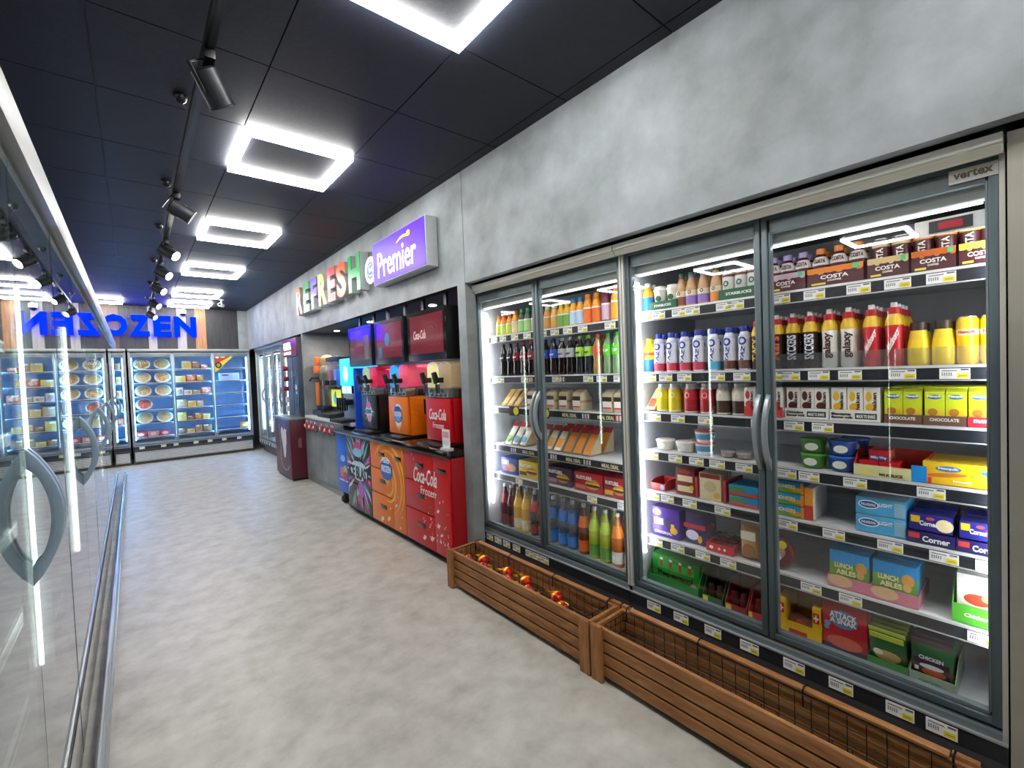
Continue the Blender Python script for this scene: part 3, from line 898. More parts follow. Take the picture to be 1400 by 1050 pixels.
bd_ = MB().ell(.34, .60, .115, .075, -.0016, -.0008, M('#dfeaf4', .4)).ell(.345, .565, .125, .095, -.0022, -.0014, M('#1b3f9e', .3)).ell(.345, .545, .11, .07, -.0028, -.002, M('#2f6fd0', .3))
for k in range(6):
    bd_.poly([(.29 + k * .02, .49), (.305 + k * .02, .49), (.298 + k * .02, .40 + .02 * (k % 3))], 'y', -.0022, -.0014, M('#f2e6cc', .4))
O('badge', bd_.mesh('bd', smooth=False), fc)
O('lettering', T('Fanta', .15, .05, M('#f4f8ff', .4), bold=.03, shear=.15), fc, (.34, -.0016, .645))
O('lettering', T('FROZEN', .19, .06, M('#e6f0fb', .4), bold=.03), fc, (.345, -.0028, .57))

ic = cab('slush_cabinet', 'black drawer cabinet with a burst of coloured streaks', 4.765, .615, blkc, False)
pb = MB()
rr = random.Random(21)
pal = ['#f3f4f8', '#c7a6e8', '#3fb4e8', '#e24c9a', '#9adf5a', '#8a5be0', '#f0e6ff', '#59c9f2']
ccx, ccz = .31, .45
for k in range(74):
    a = rr.uniform(0, 2 * PI)
    r0, r1 = rr.uniform(.11, .24), rr.uniform(.26, .52)
    w_ = rr.uniform(.006, .02)
    d_ = Vector((math.cos(a), math.sin(a)))
    n_ = Vector((-d_.y, d_.x))
    pts = [(ccx + d_.x * r0, ccz + d_.y * r0), (ccx + d_.x * (r0 + r1) / 2 + n_.x * w_, ccz + d_.y * (r0 + r1) / 2 + n_.y * w_), (ccx + d_.x * r1, ccz + d_.y * r1), (ccx + d_.x * (r0 + r1) / 2 - n_.x * w_ * .5, ccz + d_.y * (r0 + r1) / 2 - n_.y * w_ * .5)]
    pts = [(min(max(p[0], .005), .61), min(max(p[1], .065), .788)) for p in pts]
    m = M('#e24c9a' if (a > 4.4 and a < 5.3 and rr.random() < .7) else pal[k % 8], .35)
    flat_poly(pb, pts, -.0002 - k * .00001, m)
pb.ell(.30, .69, .10, .06, -.0024, -.0012, M('#d63c7e', .35)).ell(.30, .64, .12, .045, -.0028, -.002, M('#8fd2ef', .35)).ell(.32, .46, .22, .10, -.0022, -.0012, M('#cfe9f7', .35)).ell(.36, .28, .07, .09, -.0024, -.0014, M('#b65ad0', .35))
O('burst_print', pb.mesh('bp', smooth=False), ic)
O('lettering', T('ICE BLAST', .52, .13, M('#15161c', .4), bold=.04), ic, (.31, -.0024, .44))
O('lettering', T('Tango', .2, .06, M('#23242c', .4), bold=.02, shear=.2), ic, (.33, -.0026, .565))

bc = thing('cooler_cart', (1.70, 5.135, 0), -R90, 'bright blue narrow cart on castors at the left of the slush cabinets', 'cart')
O('body', bx(0, .352, 0, .60, .15, .79, blub, .006), bc)
O('art', MB().ell(.19, .52, .07, .035, -.0015, 0, M('#8fd0ff', .4)).ell(.16, .37, .07, .06, -.0015, 0, M('#e07a9a', .4)).ell(.25, .40, .05, .05, -.0022, -.001, M('#c8d84a', .4)).ell(.24, .33, .06, .05, -.0026, -.001, M('#d84a52', .4)).box(.06, .32, -.0014, 0, .275, .29, M('#cfe6fb', .4)).mesh('a', smooth=False), bc)
for x, y in ((.06, .06), (.29, .06), (.06, .5), (.29, .5)):
    cs = O('castor', MB().lathe([(.045, -.016), (.05, -.01), (.05, .01), (.045, .016)], M('#4b4d50', .5), 18, c=(x, y, .05), ax='x').mesh('w'), bc)
    O('fork', MB().box(x - .024, x - .018, y - .02, y + .02, .05, .15, M('#a9adb0', .3, .8)).box(x + .018, x + .024, y - .02, y + .02, .05, .15, M('#a9adb0', .3, .8)).mesh('f'), cs)

ct = MB().poly([(0, -.01), (2.405, -.01), (2.405, .128), (2.303, .128), (2.303, .64), (0, .64)], 'z', .797, .842, blackg_m)
ct = O('countertop', ct.mesh('ct', bev=.004), None, (XC - .01, 5.14, 0), -R90, 'long glossy black worktop over the slush cabinets', 'worktop')
# drip trays sunk in front of the machines
ZC = .843


def dispenser(label, Ya, Wd, panel, tanks, art, blue_side=False):
    """barrel slush machine: front panel, steel collar, two drums with black taps"""
    d = thing('slush_machine', (1.80, Ya, ZC), -R90, label, 'slush machine')
    O('housing', bx(0, Wd, .03, .56, .02, .36, panel if not blue_side else M('#101116', .4), .006), d)
    O('front_panel', MB().poly([(0, .03), (0, .36), (.012, .36), (.03, .03)], 'x', 0, Wd, panel).mesh('fp', bev=.004), d, (0, .0, 0))
    O('foot_tray', bx(-.02, Wd + .02, -.09, .5, .0, .02, black_m, .004), d)
    O('collar', MB().box(.0, Wd - .02, .0, .1, .365, .435, M('#a8abad', .25, .8)).box(.0, Wd, .1, .56, .365, .43, M('#2c1518', .4)).mesh('co', bev=.003), d)
    bo = MB().lathe([(.008, -.006), (.008, .0)], dark_m, 8, ax='y').mesh('bolt')
    for k in range(5):
        O('bolt', bo, d, (.03 + k * (Wd - .08) / 4, 0, .385))
    tw_ = Wd / 2
    for k, h in enumerate(tanks):
        x0 = k * tw_ + .004
        wdt = tw_ - .008
        mt = M(h, .25, em=.12, coat=.5)
        # drum: upright rounded front running back into the machine
        pts = []
        for q in range(9):
            a = PI * q / 8
            pts.append((x0 + wdt / 2 - wdt / 2 * math.cos(a) * (1 if True else 0), .60 + .045 * math.sin(a)))
        pts = [(x0, .45), (x0 + .02, .44)] + [(x0 + wdt - .02, .44), (x0 + wdt, .45)] + pts[::-1]
        dr = O('drum', MB().poly(pts, 'y', .02, .48, mt).mesh('dr', bev=.006), d)
        tp = MB().box(x0 + .035, x0 + .07, -.04, .02, .48, .52, black_m).poly([(-.065, .555), (-.045, .565), (-.02, .50), (-.045, .47)], 'x', x0 + .03, x0 + .075, black_m)
        tp.lathe([(.016, .40), (.02, .47)], M('#b9bdc0', .2, .9), 12, c=(x0 + .052, -.025, 0))
        O('tap', tp.mesh('tp', bev=.003), dr)
        O('rear_drum', bx(x0 + .004, x0 + wdt - .004, .48, .54, .45, .61, M('#3a1a20', .4)), dr)
    art(d, Wd)
    return d


def art_coke(d, Wd):
    O('lettering', T('Coca-Cola', .25, .085, white_m, bold=.012, shear=.35), d, (Wd * .48, -.0005, .235))
    O('lettering', T('Frozen', .16, .045, white_m), d, (Wd * .5, -.0005, .15))


def art_fanta(d, Wd):
    O('badge', MB().ell(Wd * .5, .245, .07, .05, -.001, 0, M('#e8eef4', .4)).ell(Wd * .5, .20, .085, .075, -.002, 0, M('#2450b0', .3)).ell(Wd * .5, .18, .06, .045, -.003, 0, M('#5aa6e8', .3)).mesh('b'), d)
    O('lettering', T('Fanta', .10, .03, M('#1f4fae', .4), bold=.03), d, (Wd * .5, -.004, .265))
    O('lettering', T('FROZEN', .14, .045, white_m, bold=.03), d, (Wd * .5, -.003, .205))
    O('drips', MB().poly([(Wd * .5 - .06, .14), (Wd * .5 + .06, .14), (Wd * .5 + .045, .08), (Wd * .5 + .03, .12), (Wd * .5 + .01, .05), (Wd * .5 - .01, .11), (Wd * .5 - .03, .07), (Wd * .5 - .045, .12)], 'y', -.001, 0, M('#f2e6d2', .4)).mesh('dp', smooth=False), d)
    O('vent_panel', bx(Wd, Wd + .003, .16, .34, .20, .33, dark_m), d)


def art_ice(d, Wd):
    b = MB()
    r = random.Random(5)
    for k in range(30):
        a = r.uniform(0, 2 * PI)
        r0, r1 = .05, r.uniform(.09, .16)
        dx, dz = math.cos(a), math.sin(a)
        pts = [(Wd * .5 + dx * r0 - dz * .006, .2 + dz * r0 + dx * .006), (Wd * .5 + dx * r1, .2 + dz * r1), (Wd * .5 + dx * r0 + dz * .006, .2 + dz * r0 - dx * .006)]
        flat_poly(b, pts, -.0002 - .00002 * k, M(pal[k % 8], .4), .001)
    b.ell(Wd * .5, .2, .075, .07, -.0025, 0, M('#bfe4f5', .35)).ell(Wd * .5, .26, .05, .035, -.003, 0, M('#e87ab0', .35)).ell(Wd * .52, .13, .045, .035, -.003, 0, M('#e39ac0', .35))
    O('burst_print', b.mesh('bp', smooth=False), d)
    O('lettering', T('ICE BLAST', .11, .04, M('#2a3a6a', .4), bold=.03), d, (Wd * .5, -.0028, .2))


dispenser('red slush machine with white script lettering and yellow and brown drums', 3.26, .365, redc, ('#e6dc9a', '#a08a68'), art_coke)
dispenser('orange slush machine with a blue badge and blue and pink drums', 3.955, .37, orgc, ('#1fa6e8', '#e0506e'), art_fanta)
dispenser('black slush machine with a colour burst and green and crimson drums', 4.60, .365, blkc, ('#9fc49a', '#d01c44'), art_ice)
O('side_screen', MB().box(0, .03, 0, .5, .0, .64, M('#123fae', .35, em=.1)).mesh('bs', bev=.004), None, (1.80, 4.80, ZC), -R90, 'upright blue panel standing left of the black slush machine', 'panel')
O('back_panel', bx(0, .02, 0, .42, 0, .9, M('#8c1018', .4)), None, (2.02, 2.86, ZC), -R90, 'dark red upright panel at the right end of the alcove', 'panel')
t = O('card_stand', MB().box(0, .10, 0, .004, .02, .15, white_m).box(0, .10, -.02, .03, 0, .018, M('#dadde0', .2)).mesh('cs'), None, (1.70, 2.86, ZC), -R90, 'small white acrylic card stand at the right end of the black worktop', 'card stand')
O('card_print', MB().box(.01, .09, -.0015, 0, .09, .135, M('#d8a6b0', .5)).box(.01, .09, -.0015, 0, .04, .075, M('#d9d3da', .5)).mesh('cp', smooth=False), t)

# hanging screens over the machines
for k, (Ya, art) in enumerate(((3.50, 0), (4.18, 1), (4.86, 2))):
    s = thing('menu_screen', (1.79, Ya, 1.50), -R90, ['black menu screen showing red swirls with a white script logo', 'black menu screen showing red with a small blue badge', 'leftmost black menu screen, catching the blue sign reflection'][k], 'screen', 'menu screens above the slush machines')
    O('casing', bx(0, .60, .006, .14, 0, .40, black_m, .006), s)
    O('bezel', MB().box(0, .60, 0, .006, 0, .055, blackg_m).box(0, .60, 0, .006, .365, .40, blackg_m).box(0, .035, 0, .006, .055, .365, blackg_m).box(.565, .60, 0, .006, .055, .365, blackg_m).mesh('bz'), s)
    pn = O('display', bx(.035, .565, .002, .006, .055, .365, M(['#4f1a22', '#521e26', '#40242a'][k], .1, em=.09, emh=['#a83a44', '#a83c44', '#7a4448'][k], coat=1.)), s)
    b = MB()
    for q in range(4):
        r0 = .06 + q * .045
        v = []
        for a_ in range(17):
            a = 2 * PI * a_ / 16
            v += [(.38 + min(r0, .18) * math.cos(a), .0014, .21 + min(r0, .148) * .8 * math.sin(a)), (.38 + min(r0 + .012, .183) * math.cos(a), .0014, .21 + min(r0 + .012, .15) * .8 * math.sin(a))]
        b.add(v, [(2 * i, 2 * i + 2, 2 * i + 3, 2 * i + 1) for i in range(16)], M('#5e2a30', .12, em=.11, emh='#b85058', coat=1.))
    if art == 1:
        b.ell(.27, .22, .05, .06, .0004, .0014, M('#35708f', .2, em=.1)).ell(.12, .11, .04, .05, .0004, .0014, M('#35607f', .2, em=.1))
    if art == 2:
        b.box(.12, .40, .0004, .0014, .12, .2, M('#6a181e', .2, em=.08)).box(.42, .53, .0004, .0014, .06, .30, M('#5d564e', .2, em=.08))
    O('screen_picture', b.mesh('sp', smooth=False), pn)
    if art == 0:
        O('lettering', T('Coca-Cola', .2, .07, M('#c9a9ac', .3, em=.12), bold=.01, shear=.35), pn, (.2, .0012, .21))
    for x in (.1, .46):
        O('hanger', bx(x, x + .04, .08, .1, .4, .515, black_m), s)

# ================================================================== PLANTER BINS
PL = 1.205


def slat_mesh(L, hgt, th, ax):
    return bx(0, L, 0, th, 0, hgt, wood_m, .003) if ax == 'x' else bx(0, th, 0, L, 0, hgt, wood_m, .003)


FSL = slat_mesh(PL - .01, .046, .018, 'x')
ESL = slat_mesh(.178, .046, .018, 'y')
LEG = bx(0, .058, 0, .02, 0, .252, wood_v, .003)


def planter(Ya, label, fl_=.05):
    p = thing('wooden_planter', (1.52, Ya, 0), -R90, label, 'planter', 'long wooden planters in front of the fridges')
    for k in range(4):
        z = .028 + k * .0555
        O('slat', FSL, p, (.005, .02, z))
        O('slat', FSL, p, (.005, .212, z))
        O('slat', ESL, p, (.005, .034, z))
        O('slat', ESL, p, (PL - .024, .034, z))
    for x in (0, PL - .058):
        O('leg', LEG, p, (x, 0, 0))
        O('leg', LEG, p, (x, .23, 0))
    O('gap_shade_sheet', bx(.03, PL - .03, .0385, .041, .03, .235, M('#1c1611', .7)), p)  # added dark sheet, stands in for the shade seen between the front slats
    O('top_rail', bx(.06, PL - .06, .206, .236, .244, .256, wood_m, .003), p)
    O('liner_floor', bx(.024, PL - .024, .04, .211, fl_, fl_ + .012, M('#1c1611', .7)), p)
    wbk = MB()
    wm = M('#15120f', .4, .5)
    x0, x1, y0, y1, z0, z1 = .045, PL - .045, .05, .198, fl_ + .02, .243
    n = 22
    for k in range(n + 1):
        x = x0 + (x1 - x0) * k / n
        wbk.tube([(x, y0, z1), (x, y0, z0), (x, y1, z0), (x, y1, z1)], .0016, wm, 4)
    for q in range(5):
        y = y0 + (y1 - y0) * q / 4
        wbk.tube([(x0, y, z1), (x0, y, z0), (x1, y, z0), (x1, y, z1)], .0016, wm, 4)
    for z in (z1, .165):
        wbk.tube([(x0, y0, z), (x1, y0, z), (x1, y1, z), (x0, y1, z), (x0, y0, z)], .002, wm, 4)
    O('wire_basket', wbk.mesh('wb'), p)
    for x in (.05, .40, .78, 1.155):
        O('hook', MB().tube([(x, .2, .2), (x, .2, .258), (x, .215, .264), (x, .238, .26), (x, .242, .235)], .0028, wm, 5).mesh('hk'), p)
    return p


planter(2.565, 'stained wooden planter holding red and yellow wrapped eggs, beside the red cabinet', .11)
planter(1.348, 'empty stained wooden planter with a wire basket, nearest the camera')
# foil-wrapped chocolate eggs in the first planter
foil_r = M('#d2261c', .22, .35, noise=.2, scale=9)
foil_y = M('#f0c41e', .25, .35, noise=.2, scale=9)
egg = MB().lathe([(.003, -.032), (.017, -.024), (.024, -.008), (.024, .008), (.017, .024), (.003, .032)], foil_r, 12, ax='x').mesh('egg')


def twist():
    b = MB()
    for s_ in (-1, 1):
        v = [(s_ * .028, 0, 0)]
        for k in range(9):
            a = -1.0 + 2.0 * k / 8
            v.append((s_ * (.05 + .006 * (k % 2)), .024 * math.sin(a), .024 * math.sin(a) * .4 + .006 * (-1) ** k))
        b.add(v, [(0, i, i + 1) for i in range(1, 9)], foil_y)
        v2 = [(p[0], p[1], p[2] - .003) for p in v]
        b.add(v2, [(0, i + 1, i) for i in range(1, 9)], foil_y)
    b.lathe([(.0245, -.006), (.0247, .0), (.0245, .006)], foil_y, 12, ax='x', caps=False)
    return b.mesh('twist')


TW = twist()
rr = random.Random(3)
eg = [(1.64, 2.47), (1.70, 2.385), (1.64, 2.30), (1.70, 2.14), (1.64, 2.06), (1.70, 1.97), (1.64, 1.88), (1.70, 1.72), (1.64, 1.63)]
for k, (x, y) in enumerate(eg):
    x -= .018
    e = O('wrapped_egg', egg, None, (x, y, .170 + .012 * rr.random()), 0, 'red foil egg with yellow twisted ends, %s from left in the planter' % ORD[k], 'chocolate egg', 'wrapped eggs in the planter', rot=(rr.uniform(-.3, .3), rr.uniform(-.25, .25), rr.choice((1.3, 1.8, 1.6, 1.45))))
    e.scale = (1.35, 1.35, 1.35)
    O('wrapper_ends', TW, e)

# ================================================================== PRODUCTS
def put(proto, loc, rz, label, group=None, rot=None):
    name, cat, parts = proto
    root = O(name, parts[0][1], None, loc, rz, label, cat, group, rot=rot)
    if name == 'frozen_pizza':
        root.scale = (.88, .88, .88)
    for p in parts[1:]:
        O(p[0], p[1], root, p[2] if len(p) > 2 else (0, 0, 0))
    return root


def prof_at(prof, z):
    for (r0, z0), (r1, z1) in zip(prof, prof[1:]):
        if z0 <= z <= z1 and z1 > z0:
            return r0 + (r1 - r0) * (z - z0) / (z1 - z0)
    return prof[-1][0]


PROF = {
    'juice': ([(.85, 0), (1, .03), (1, .56), (.95, .64), (.66, .80), (.5, .85)], (.56, .85)),
    'cola': ([(.8, 0), (.95, .03), (.95, .20), (.80, .34), (.93, .46), (1, .58), (.86, .72), (.4, .88), (.34, .92)], (.40, .91)),
    'milk': ([(.85, 0), (1, .03), (1, .34), (.90, .48), (1, .62), (.96, .74), (.6, .88)], (.64, .87)),
    'sport': ([(.85, 0), (1, .03), (.96, .25), (.9, .45), (1, .64), (.92, .72), (.6, .83)], (.74, .82)),
    'frap': ([(.9, 0), (1, .03), (1, .48), (.92, .56), (.5, .84), (.44, .92)], (.5, .91)),
    'litre': ([(.9, 0), (1, .02), (1, .5), (.92, .6), (.42, .84), (.32, .94)], (.38, .93)),
    'jar': ([(.95, 0), (1, .03), (1, .42), (.74, .8)], (.74, .8)),
    'shake': ([(.92, 0), (1, .04), (1, .66), (.9, .78), (.7, .87)], (.72, .87)),
    'can': ([(.82, 0), (1, .05), (1, .92), (.84, .985), (.84, 1)], None),
}


def bottle(name, kind, h, r, body, cap, labels=(), texts=(), cat='bottle', tip=None, seg=16):
    """body lathe + cap + label bands (z0, z1, colour) + lettering (string, z, w, h, colour, vertical)"""
    pf, cp = PROF[kind]
    P = [(a * r, b * h) for a, b in pf]
    parts = [('body', MB().lathe(P, body, seg).mesh('body', ang=.9))]
    for z0, z1, m in labels:
        zz = [z0 * h] + [b for a, b in P if z0 * h < b < z1 * h] + [z1 * h]
        parts.append(('label', MB().lathe([(prof_at(P, z) + .0006, z) for z in zz], m, seg, caps=False).mesh('label', ang=.9)))
    if cp:
        cr, cz = cp
        if tip:
            parts.append(('cap', MB().lathe([(cr * r, cz * h), (cr * r, .915 * h), (cr * r * .6, .925 * h)], cap, seg).mesh('cap')))
            parts.append(('cap_tip', MB().lathe([(cr * r * .55, .92 * h), (cr * r * .5, h)], tip, 12).mesh('tip')))
        else:
            parts.append(('cap', MB().lathe([(cr * r, cz * h), (cr * r, .985 * h), (cr * r * .9, h)], cap, seg).mesh('cap')))
    else:
        parts.append(('rim', MB().lathe([(.85 * r, h), (.85 * r, h + .003), (.78 * r, h + .003), (.76 * r, h - .003)], M('#c2c4c4', .25, .8), seg, caps=False).mesh('rim')))
    for t in ((texts,) if texts and isinstance(texts[0], str) else texts):
        s_, z, tw, th, m = t[:5]
        if not s_:
            continue
        v = t[5] if len(t) > 5 else 0
        me = T(s_, tw, th, m, ext=.0003, bold=.03, shear=t[6] if len(t) > 6 else 0, wrap=r + .0008, rot=v)
        parts.append(('lettering', me, (0, 0, z * h)))
    return (name, cat, parts)


def carton(name, w_, d, h, body, patches=(), texts=(), cat='carton', top=None, gable=False, bev=.002):
    b = MB()
    if gable:
        b.box(-w_ / 2, w_ / 2, -d / 2, d / 2, 0, h * .86, body)
        b.poly([(-d / 2, h * .86), (d / 2, h * .86), (0, h * .97)], 'x', -w_ / 2, w_ / 2, top or body)
        b.box(-w_ / 2, w_ / 2, -.003, .003, h * .95, h, top or body)
    else:
        b.box(-w_ / 2, w_ / 2, -d / 2, d / 2, 0, h, body)
        if top:
            b.box(-w_ / 2 + .001, w_ / 2 - .001, -d / 2 + .001, d / 2 - .001, h, h + .0015, top)
    parts = [('body', b.mesh('carton', bev=0 if gable else bev))]
    if patches:
        p = MB()
        for k, q in enumerate(patches):
            y = -d / 2 - .0004 - k * .00015
            if q[0] == 'b':
                p.box(q[1] * w_ - w_ / 2, q[2] * w_ - w_ / 2, y, -d / 2 + .0005, q[3] * h, q[4] * h, q[5])
            else:
                p.ell(q[1] * w_ - w_ / 2, q[2] * h, q[3] * w_, q[4] * h, y, -d / 2 + .0005, q[5], 14, q[6] if len(q) > 6 else 0)
        parts.append(('print', p.mesh('print', smooth=False)))
    for t in ((texts,) if texts and isinstance(texts[0], str) else texts):
        s_, x, z, tw, th, m = t[:6]
        parts.append(('lettering', T(s_, tw * w_, th * h, m, ext=.0003, bold=.03, shear=t[7] if len(t) > 7 else 0, rot=t[6] if len(t) > 6 else 0), ((x - .5) * w_, -d / 2 - .0014, z * h)))
    return (name, cat, parts)


def tray(name, w_, d, hf, hb, m, patches=(), texts=(), cat='display tray', wall=.0025):
    b = MB().box(-w_ / 2, w_ / 2, -d / 2, d / 2, 0, wall, m)
    b.box(-w_ / 2, w_ / 2, -d / 2, -d / 2 + wall, wall, hf, m)
    b.box(-w_ / 2, w_ / 2, d / 2 - wall, d / 2, wall, hb, m)
    for x in (-w_ / 2, w_ / 2 - wall):
        b.poly([(-d / 2 + wall, wall), (d / 2 - wall, wall), (d / 2 - wall, hb), (-d / 2 + d * .35, hb), (-d / 2 + wall, hf)], 'x', x, x + wall, m)
    parts = [('body', b.mesh('tray', smooth=False))]
    if patches:
        p = MB()
        for k, q in enumerate(patches):
            y = -d / 2 - .0004 - k * .0001
            if q[0] == 'b':
                p.box(q[1] * w_ - w_ / 2, q[2] * w_ - w_ / 2, y, -d / 2, q[3] * hf, q[4] * hf, q[5])
            else:
                p.ell(q[1] * w_ - w_ / 2, q[2] * hf, q[3] * w_, q[4] * hf, y, -d / 2, q[5], 14)
        parts.append(('print', p.mesh('print', smooth=False)))
    for t in ((texts,) if texts and isinstance(texts[0], str) else texts):
        s_, x, z, tw, th, mm = t[:6]
        parts.append(('lettering', T(s_, tw * w_, th * hf, mm, ext=.0003, bold=.03), ((x - .5) * w_, -d / 2 - .001, z * hf)))
    return (name, cat, parts)


def pouch(name, w_, h, th, m, patches=(), texts=(), cat='pack', seal=None):
    nx, nz = 8, 8
    b = MB()
    v, fs = [], []
    for side in (-1, 1):
        for j in range(nz + 1):
            for i in range(nx + 1):
                u, t = i / nx, j / nz
                k = max(0, (1 - (2 * u - 1) ** 2)) ** .5 * max(0, 1 - (2 * t - 1) ** 4) ** .6
                v.append(((u - .5) * w_, side * th / 2 * k, t * h))
    n = (nx + 1) * (nz + 1)
    for s_ in (0, 1):
        for j in range(nz):
            for i in range(nx):
                a = s_ * n + j * (nx + 1) + i
                f = (a, a + 1, a + nx + 2, a + nx + 1)
                fs.append(f if s_ == 0 else f[::-1])
    b.add(v, fs, m)
    b.box(-w_ / 2, w_ / 2, -.0012, .0012, h - .004, h + .012, seal or m)
    parts = [('body', b.mesh('pouch', ang=1.2))]
    if patches:
        p = MB()
        for k, q in enumerate(patches):
            y = -th / 2 - .0006 - k * .0003
            if q[0] == 'b':
                p.box((q[1] - .5) * w_, (q[2] - .5) * w_, y, -th * .38, q[3] * h, q[4] * h, q[5])
            else:
                p.ell((q[1] - .5) * w_, q[2] * h, q[3] * w_, q[4] * h, y, -th * .38, q[5], 14)
        parts.append(('print', p.mesh('print', smooth=False)))
    for t in ((texts,) if texts and isinstance(texts[0], str) else texts):
        s_, x, z, tw, t2, mm = t[:6]
        parts.append(('lettering', T(s_, tw * w_, t2 * h, mm, ext=.0003, bold=.03), ((x - .5) * w_, -th / 2 - .0018, z * h)))
    return (name, cat, parts)


def wedge(name, w_, d, h, film, card, patch=None, fill='#d8b56a', header=None):
    """triangular sandwich pack: sloping front card, clear sides over bread and filling"""
    tri = [(-d / 2, 0), (d / 2, 0), (d / 2, h)]
    b = MB().poly(tri, 'x', -w_ / 2, w_ / 2, film)
    parts = [('film', b.mesh('film'))]
    br = MB()
    for k, (x0, x1, m) in enumerate(((-.46, -.2, M('#e2cfa2', .8)), (-.2, .2, M(fill, .7, noise=.3, scale=40)), (.2, .46, M('#e2cfa2', .8)))):
        q = .006
        br.poly([(-d / 2 + q * 2.2, q), (d / 2 - q, q), (d / 2 - q, h - q * 2.2)], 'x', x0 * w_, x1 * w_, m)
    parts.append(('sandwich', br.mesh('sandwich')))
    L = math.hypot(d, h)
    nx_, nz_ = -h / L * .0012, d / L * .0012
    c = MB()

    def slope(t0, t1, x0, x1, m, off=1.):
        p0 = (-d / 2 + d * t0 + nx_ * off, h * t0 + nz_ * off)
        p1 = (-d / 2 + d * t1 + nx_ * off, h * t1 + nz_ * off)
        c.add([(x0, p0[0], p0[1]), (x1, p0[0], p0[1]), (x1, p1[0], p1[1]), (x0, p1[0], p1[1])], [(0, 1, 2, 3)], m)
    slope(.06, .94, -w_ * .42, w_ * .42, card)
    if patch:
        slope(.16, .5, -w_ * .36, w_ * .36, patch, 1.6)
    if header:
        slope(.78, .99, -w_ / 2, w_ / 2, header, 2.)
    parts.append(('label', c.mesh('card', smooth=False)))
    return (name, 'sandwich', parts)


def row(proto, ys, z, desc, where, r, behind=0, pitch=None, jitter=.004, x0=2.066, group=None, rzj=.12):
    n = len(ys)
    rr_ = random.Random(len(desc) * 7 + n)
    for i, y in enumerate(ys):
        L = '%s, %s of %s, %s' % (desc, ORD[i], NUM[n], where) if n > 1 else '%s, %s' % (desc, where)
        put(proto, (x0 + r + rr_.uniform(0, jitter), y, z + .0032), -R90 + rr_.uniform(-rzj, rzj), L, group or (desc + ' row' if n > 1 else None))
        for k in range(behind):
            put(proto, (x0 + r + (k + 1) * (pitch or 2 * r + .004), y, z + .0005), -R90 + rr_.uniform(-rzj, rzj), '%s, behind front row, %s' % (desc, where), desc + ' behind')


def one(proto, y, z, label, dep, x0=2.066, rz=0., group=None, lift=.0032):
    return put(proto, (x0 + dep / 2, y, z + lift), -R90 + rz, label, group)


W_ = white_m
D1, D2, D3, D4 = 'leftmost door', 'second door', 'third door', 'rightmost door'
S = dict(zip(range(1, 8), ('top shelf', 'second shelf', 'third shelf', 'fourth shelf', 'fifth shelf', 'sixth shelf', 'bottom')))
maroon = M('#4c1620', .35)
# ---------------------------------------------------------------- rightmost door
Z1, Z2, Z3, Z4, Z5, Z6, Z7 = 1.67, 1.356, 1.154, .955, .744, .506, .247
costa = M('#f3ece4', .4)


def latte(cap, name='coffee_bottle'):
    return bottle(name, 'juice', .152, .029, maroon, cap, labels=((.08, .55, M('#571a26', .35)), (.56, .78, M('#d9cfc8', .4))), texts=(('COSTA', .67, .04, .016, maroon),))


lav, org, tan_, yel = M('#b9a2d8', .35), M('#e8862a', .35), M('#d8bd86', .4), M('#e2cf4a', .4)
row(latte(lav), [.772, .718, .661], Z1, 'lavender-capped iced coffee bottle', '%s, %s' % (S[1], D4), .03, 1, x0=2.07)
row(latte(org), [.60, .54, .48], Z1, 'orange-capped iced coffee bottle', '%s, %s' % (S[1], D4), .03, 1, x0=2.07)


def coffee_can(topm):
    return bottle('coffee_can', 'can', .140, .027, maroon, None, labels=((.80, .93, topm),), texts=(('COSTA', .50, .020, .075, costa, R90), ), cat='can')


row(coffee_can(tan_), [.412, .356], Z1, 'maroon coffee can with cream band', '%s, %s' % (S[1], D4), .028, 1, x0=2.07, rzj=.05)
row(coffee_can(org), [.298, .240], Z1, 'maroon coffee can with orange band', '%s, %s' % (S[1], D4), .028, 1, x0=2.07, rzj=.05)
row(coffee_can(yel), [.183, .137], Z1, 'maroon coffee can with yellow band', '%s, %s' % (S[1], D4), .028, 1, x0=2.07, rzj=.05)
grn = M('#58c88a', .4)
for a, b, m, nm in ((.786, .642, M('#c8b0c0', .4), 'lavender'), (.638, .455, org, 'orange'), (.447, .329, tan_, 'cream'), (.326, .212, M('#d8702a', .4), 'deep orange'), (.209, .108, yel, 'yellow')):
    w1 = a - b - .004
    wave = [('b', 0, 1, .72, 1.0, m)] + [('e', .08 + .17 * k, .72, .06, .08 if k % 2 else .02, m) for k in range(6)] + [('b', .82, .94, .74, .98, grn), ('b', .08, .34, .1, .2, yel)]
    one(tray('cardboard_tray', w1, .15, .072, .03, maroon, wave, (('COSTA', .5, .48, .5 if w1 > .13 else .6, .2, costa), ('COFFEE', .5, .28, .25, .09, costa))), (a + b) / 2, Z1, 'maroon cardboard tray with %s wavy edge, %s, %s' % (nm, S[1], D4), .15, 2.062)
# shelf 2
goldc, redcap = M('#e0b62a', .35), M('#b3202c', .35)
bp = {}


def sport(body, low, txt, tc, vert=R90, sh=0.):
    tw, th = (.034, .1) if vert else (.042, .026)
    return bottle('milk_drink_bottle', 'sport', .226, .0265, body, redcap, labels=((.64, .82, goldc),) + ((((.02, .3, low)),) if low else ()), texts=((txt, .38, tw, th, tc, vert, sh),), tip=M('#ece6e2', .35), cat='bottle')


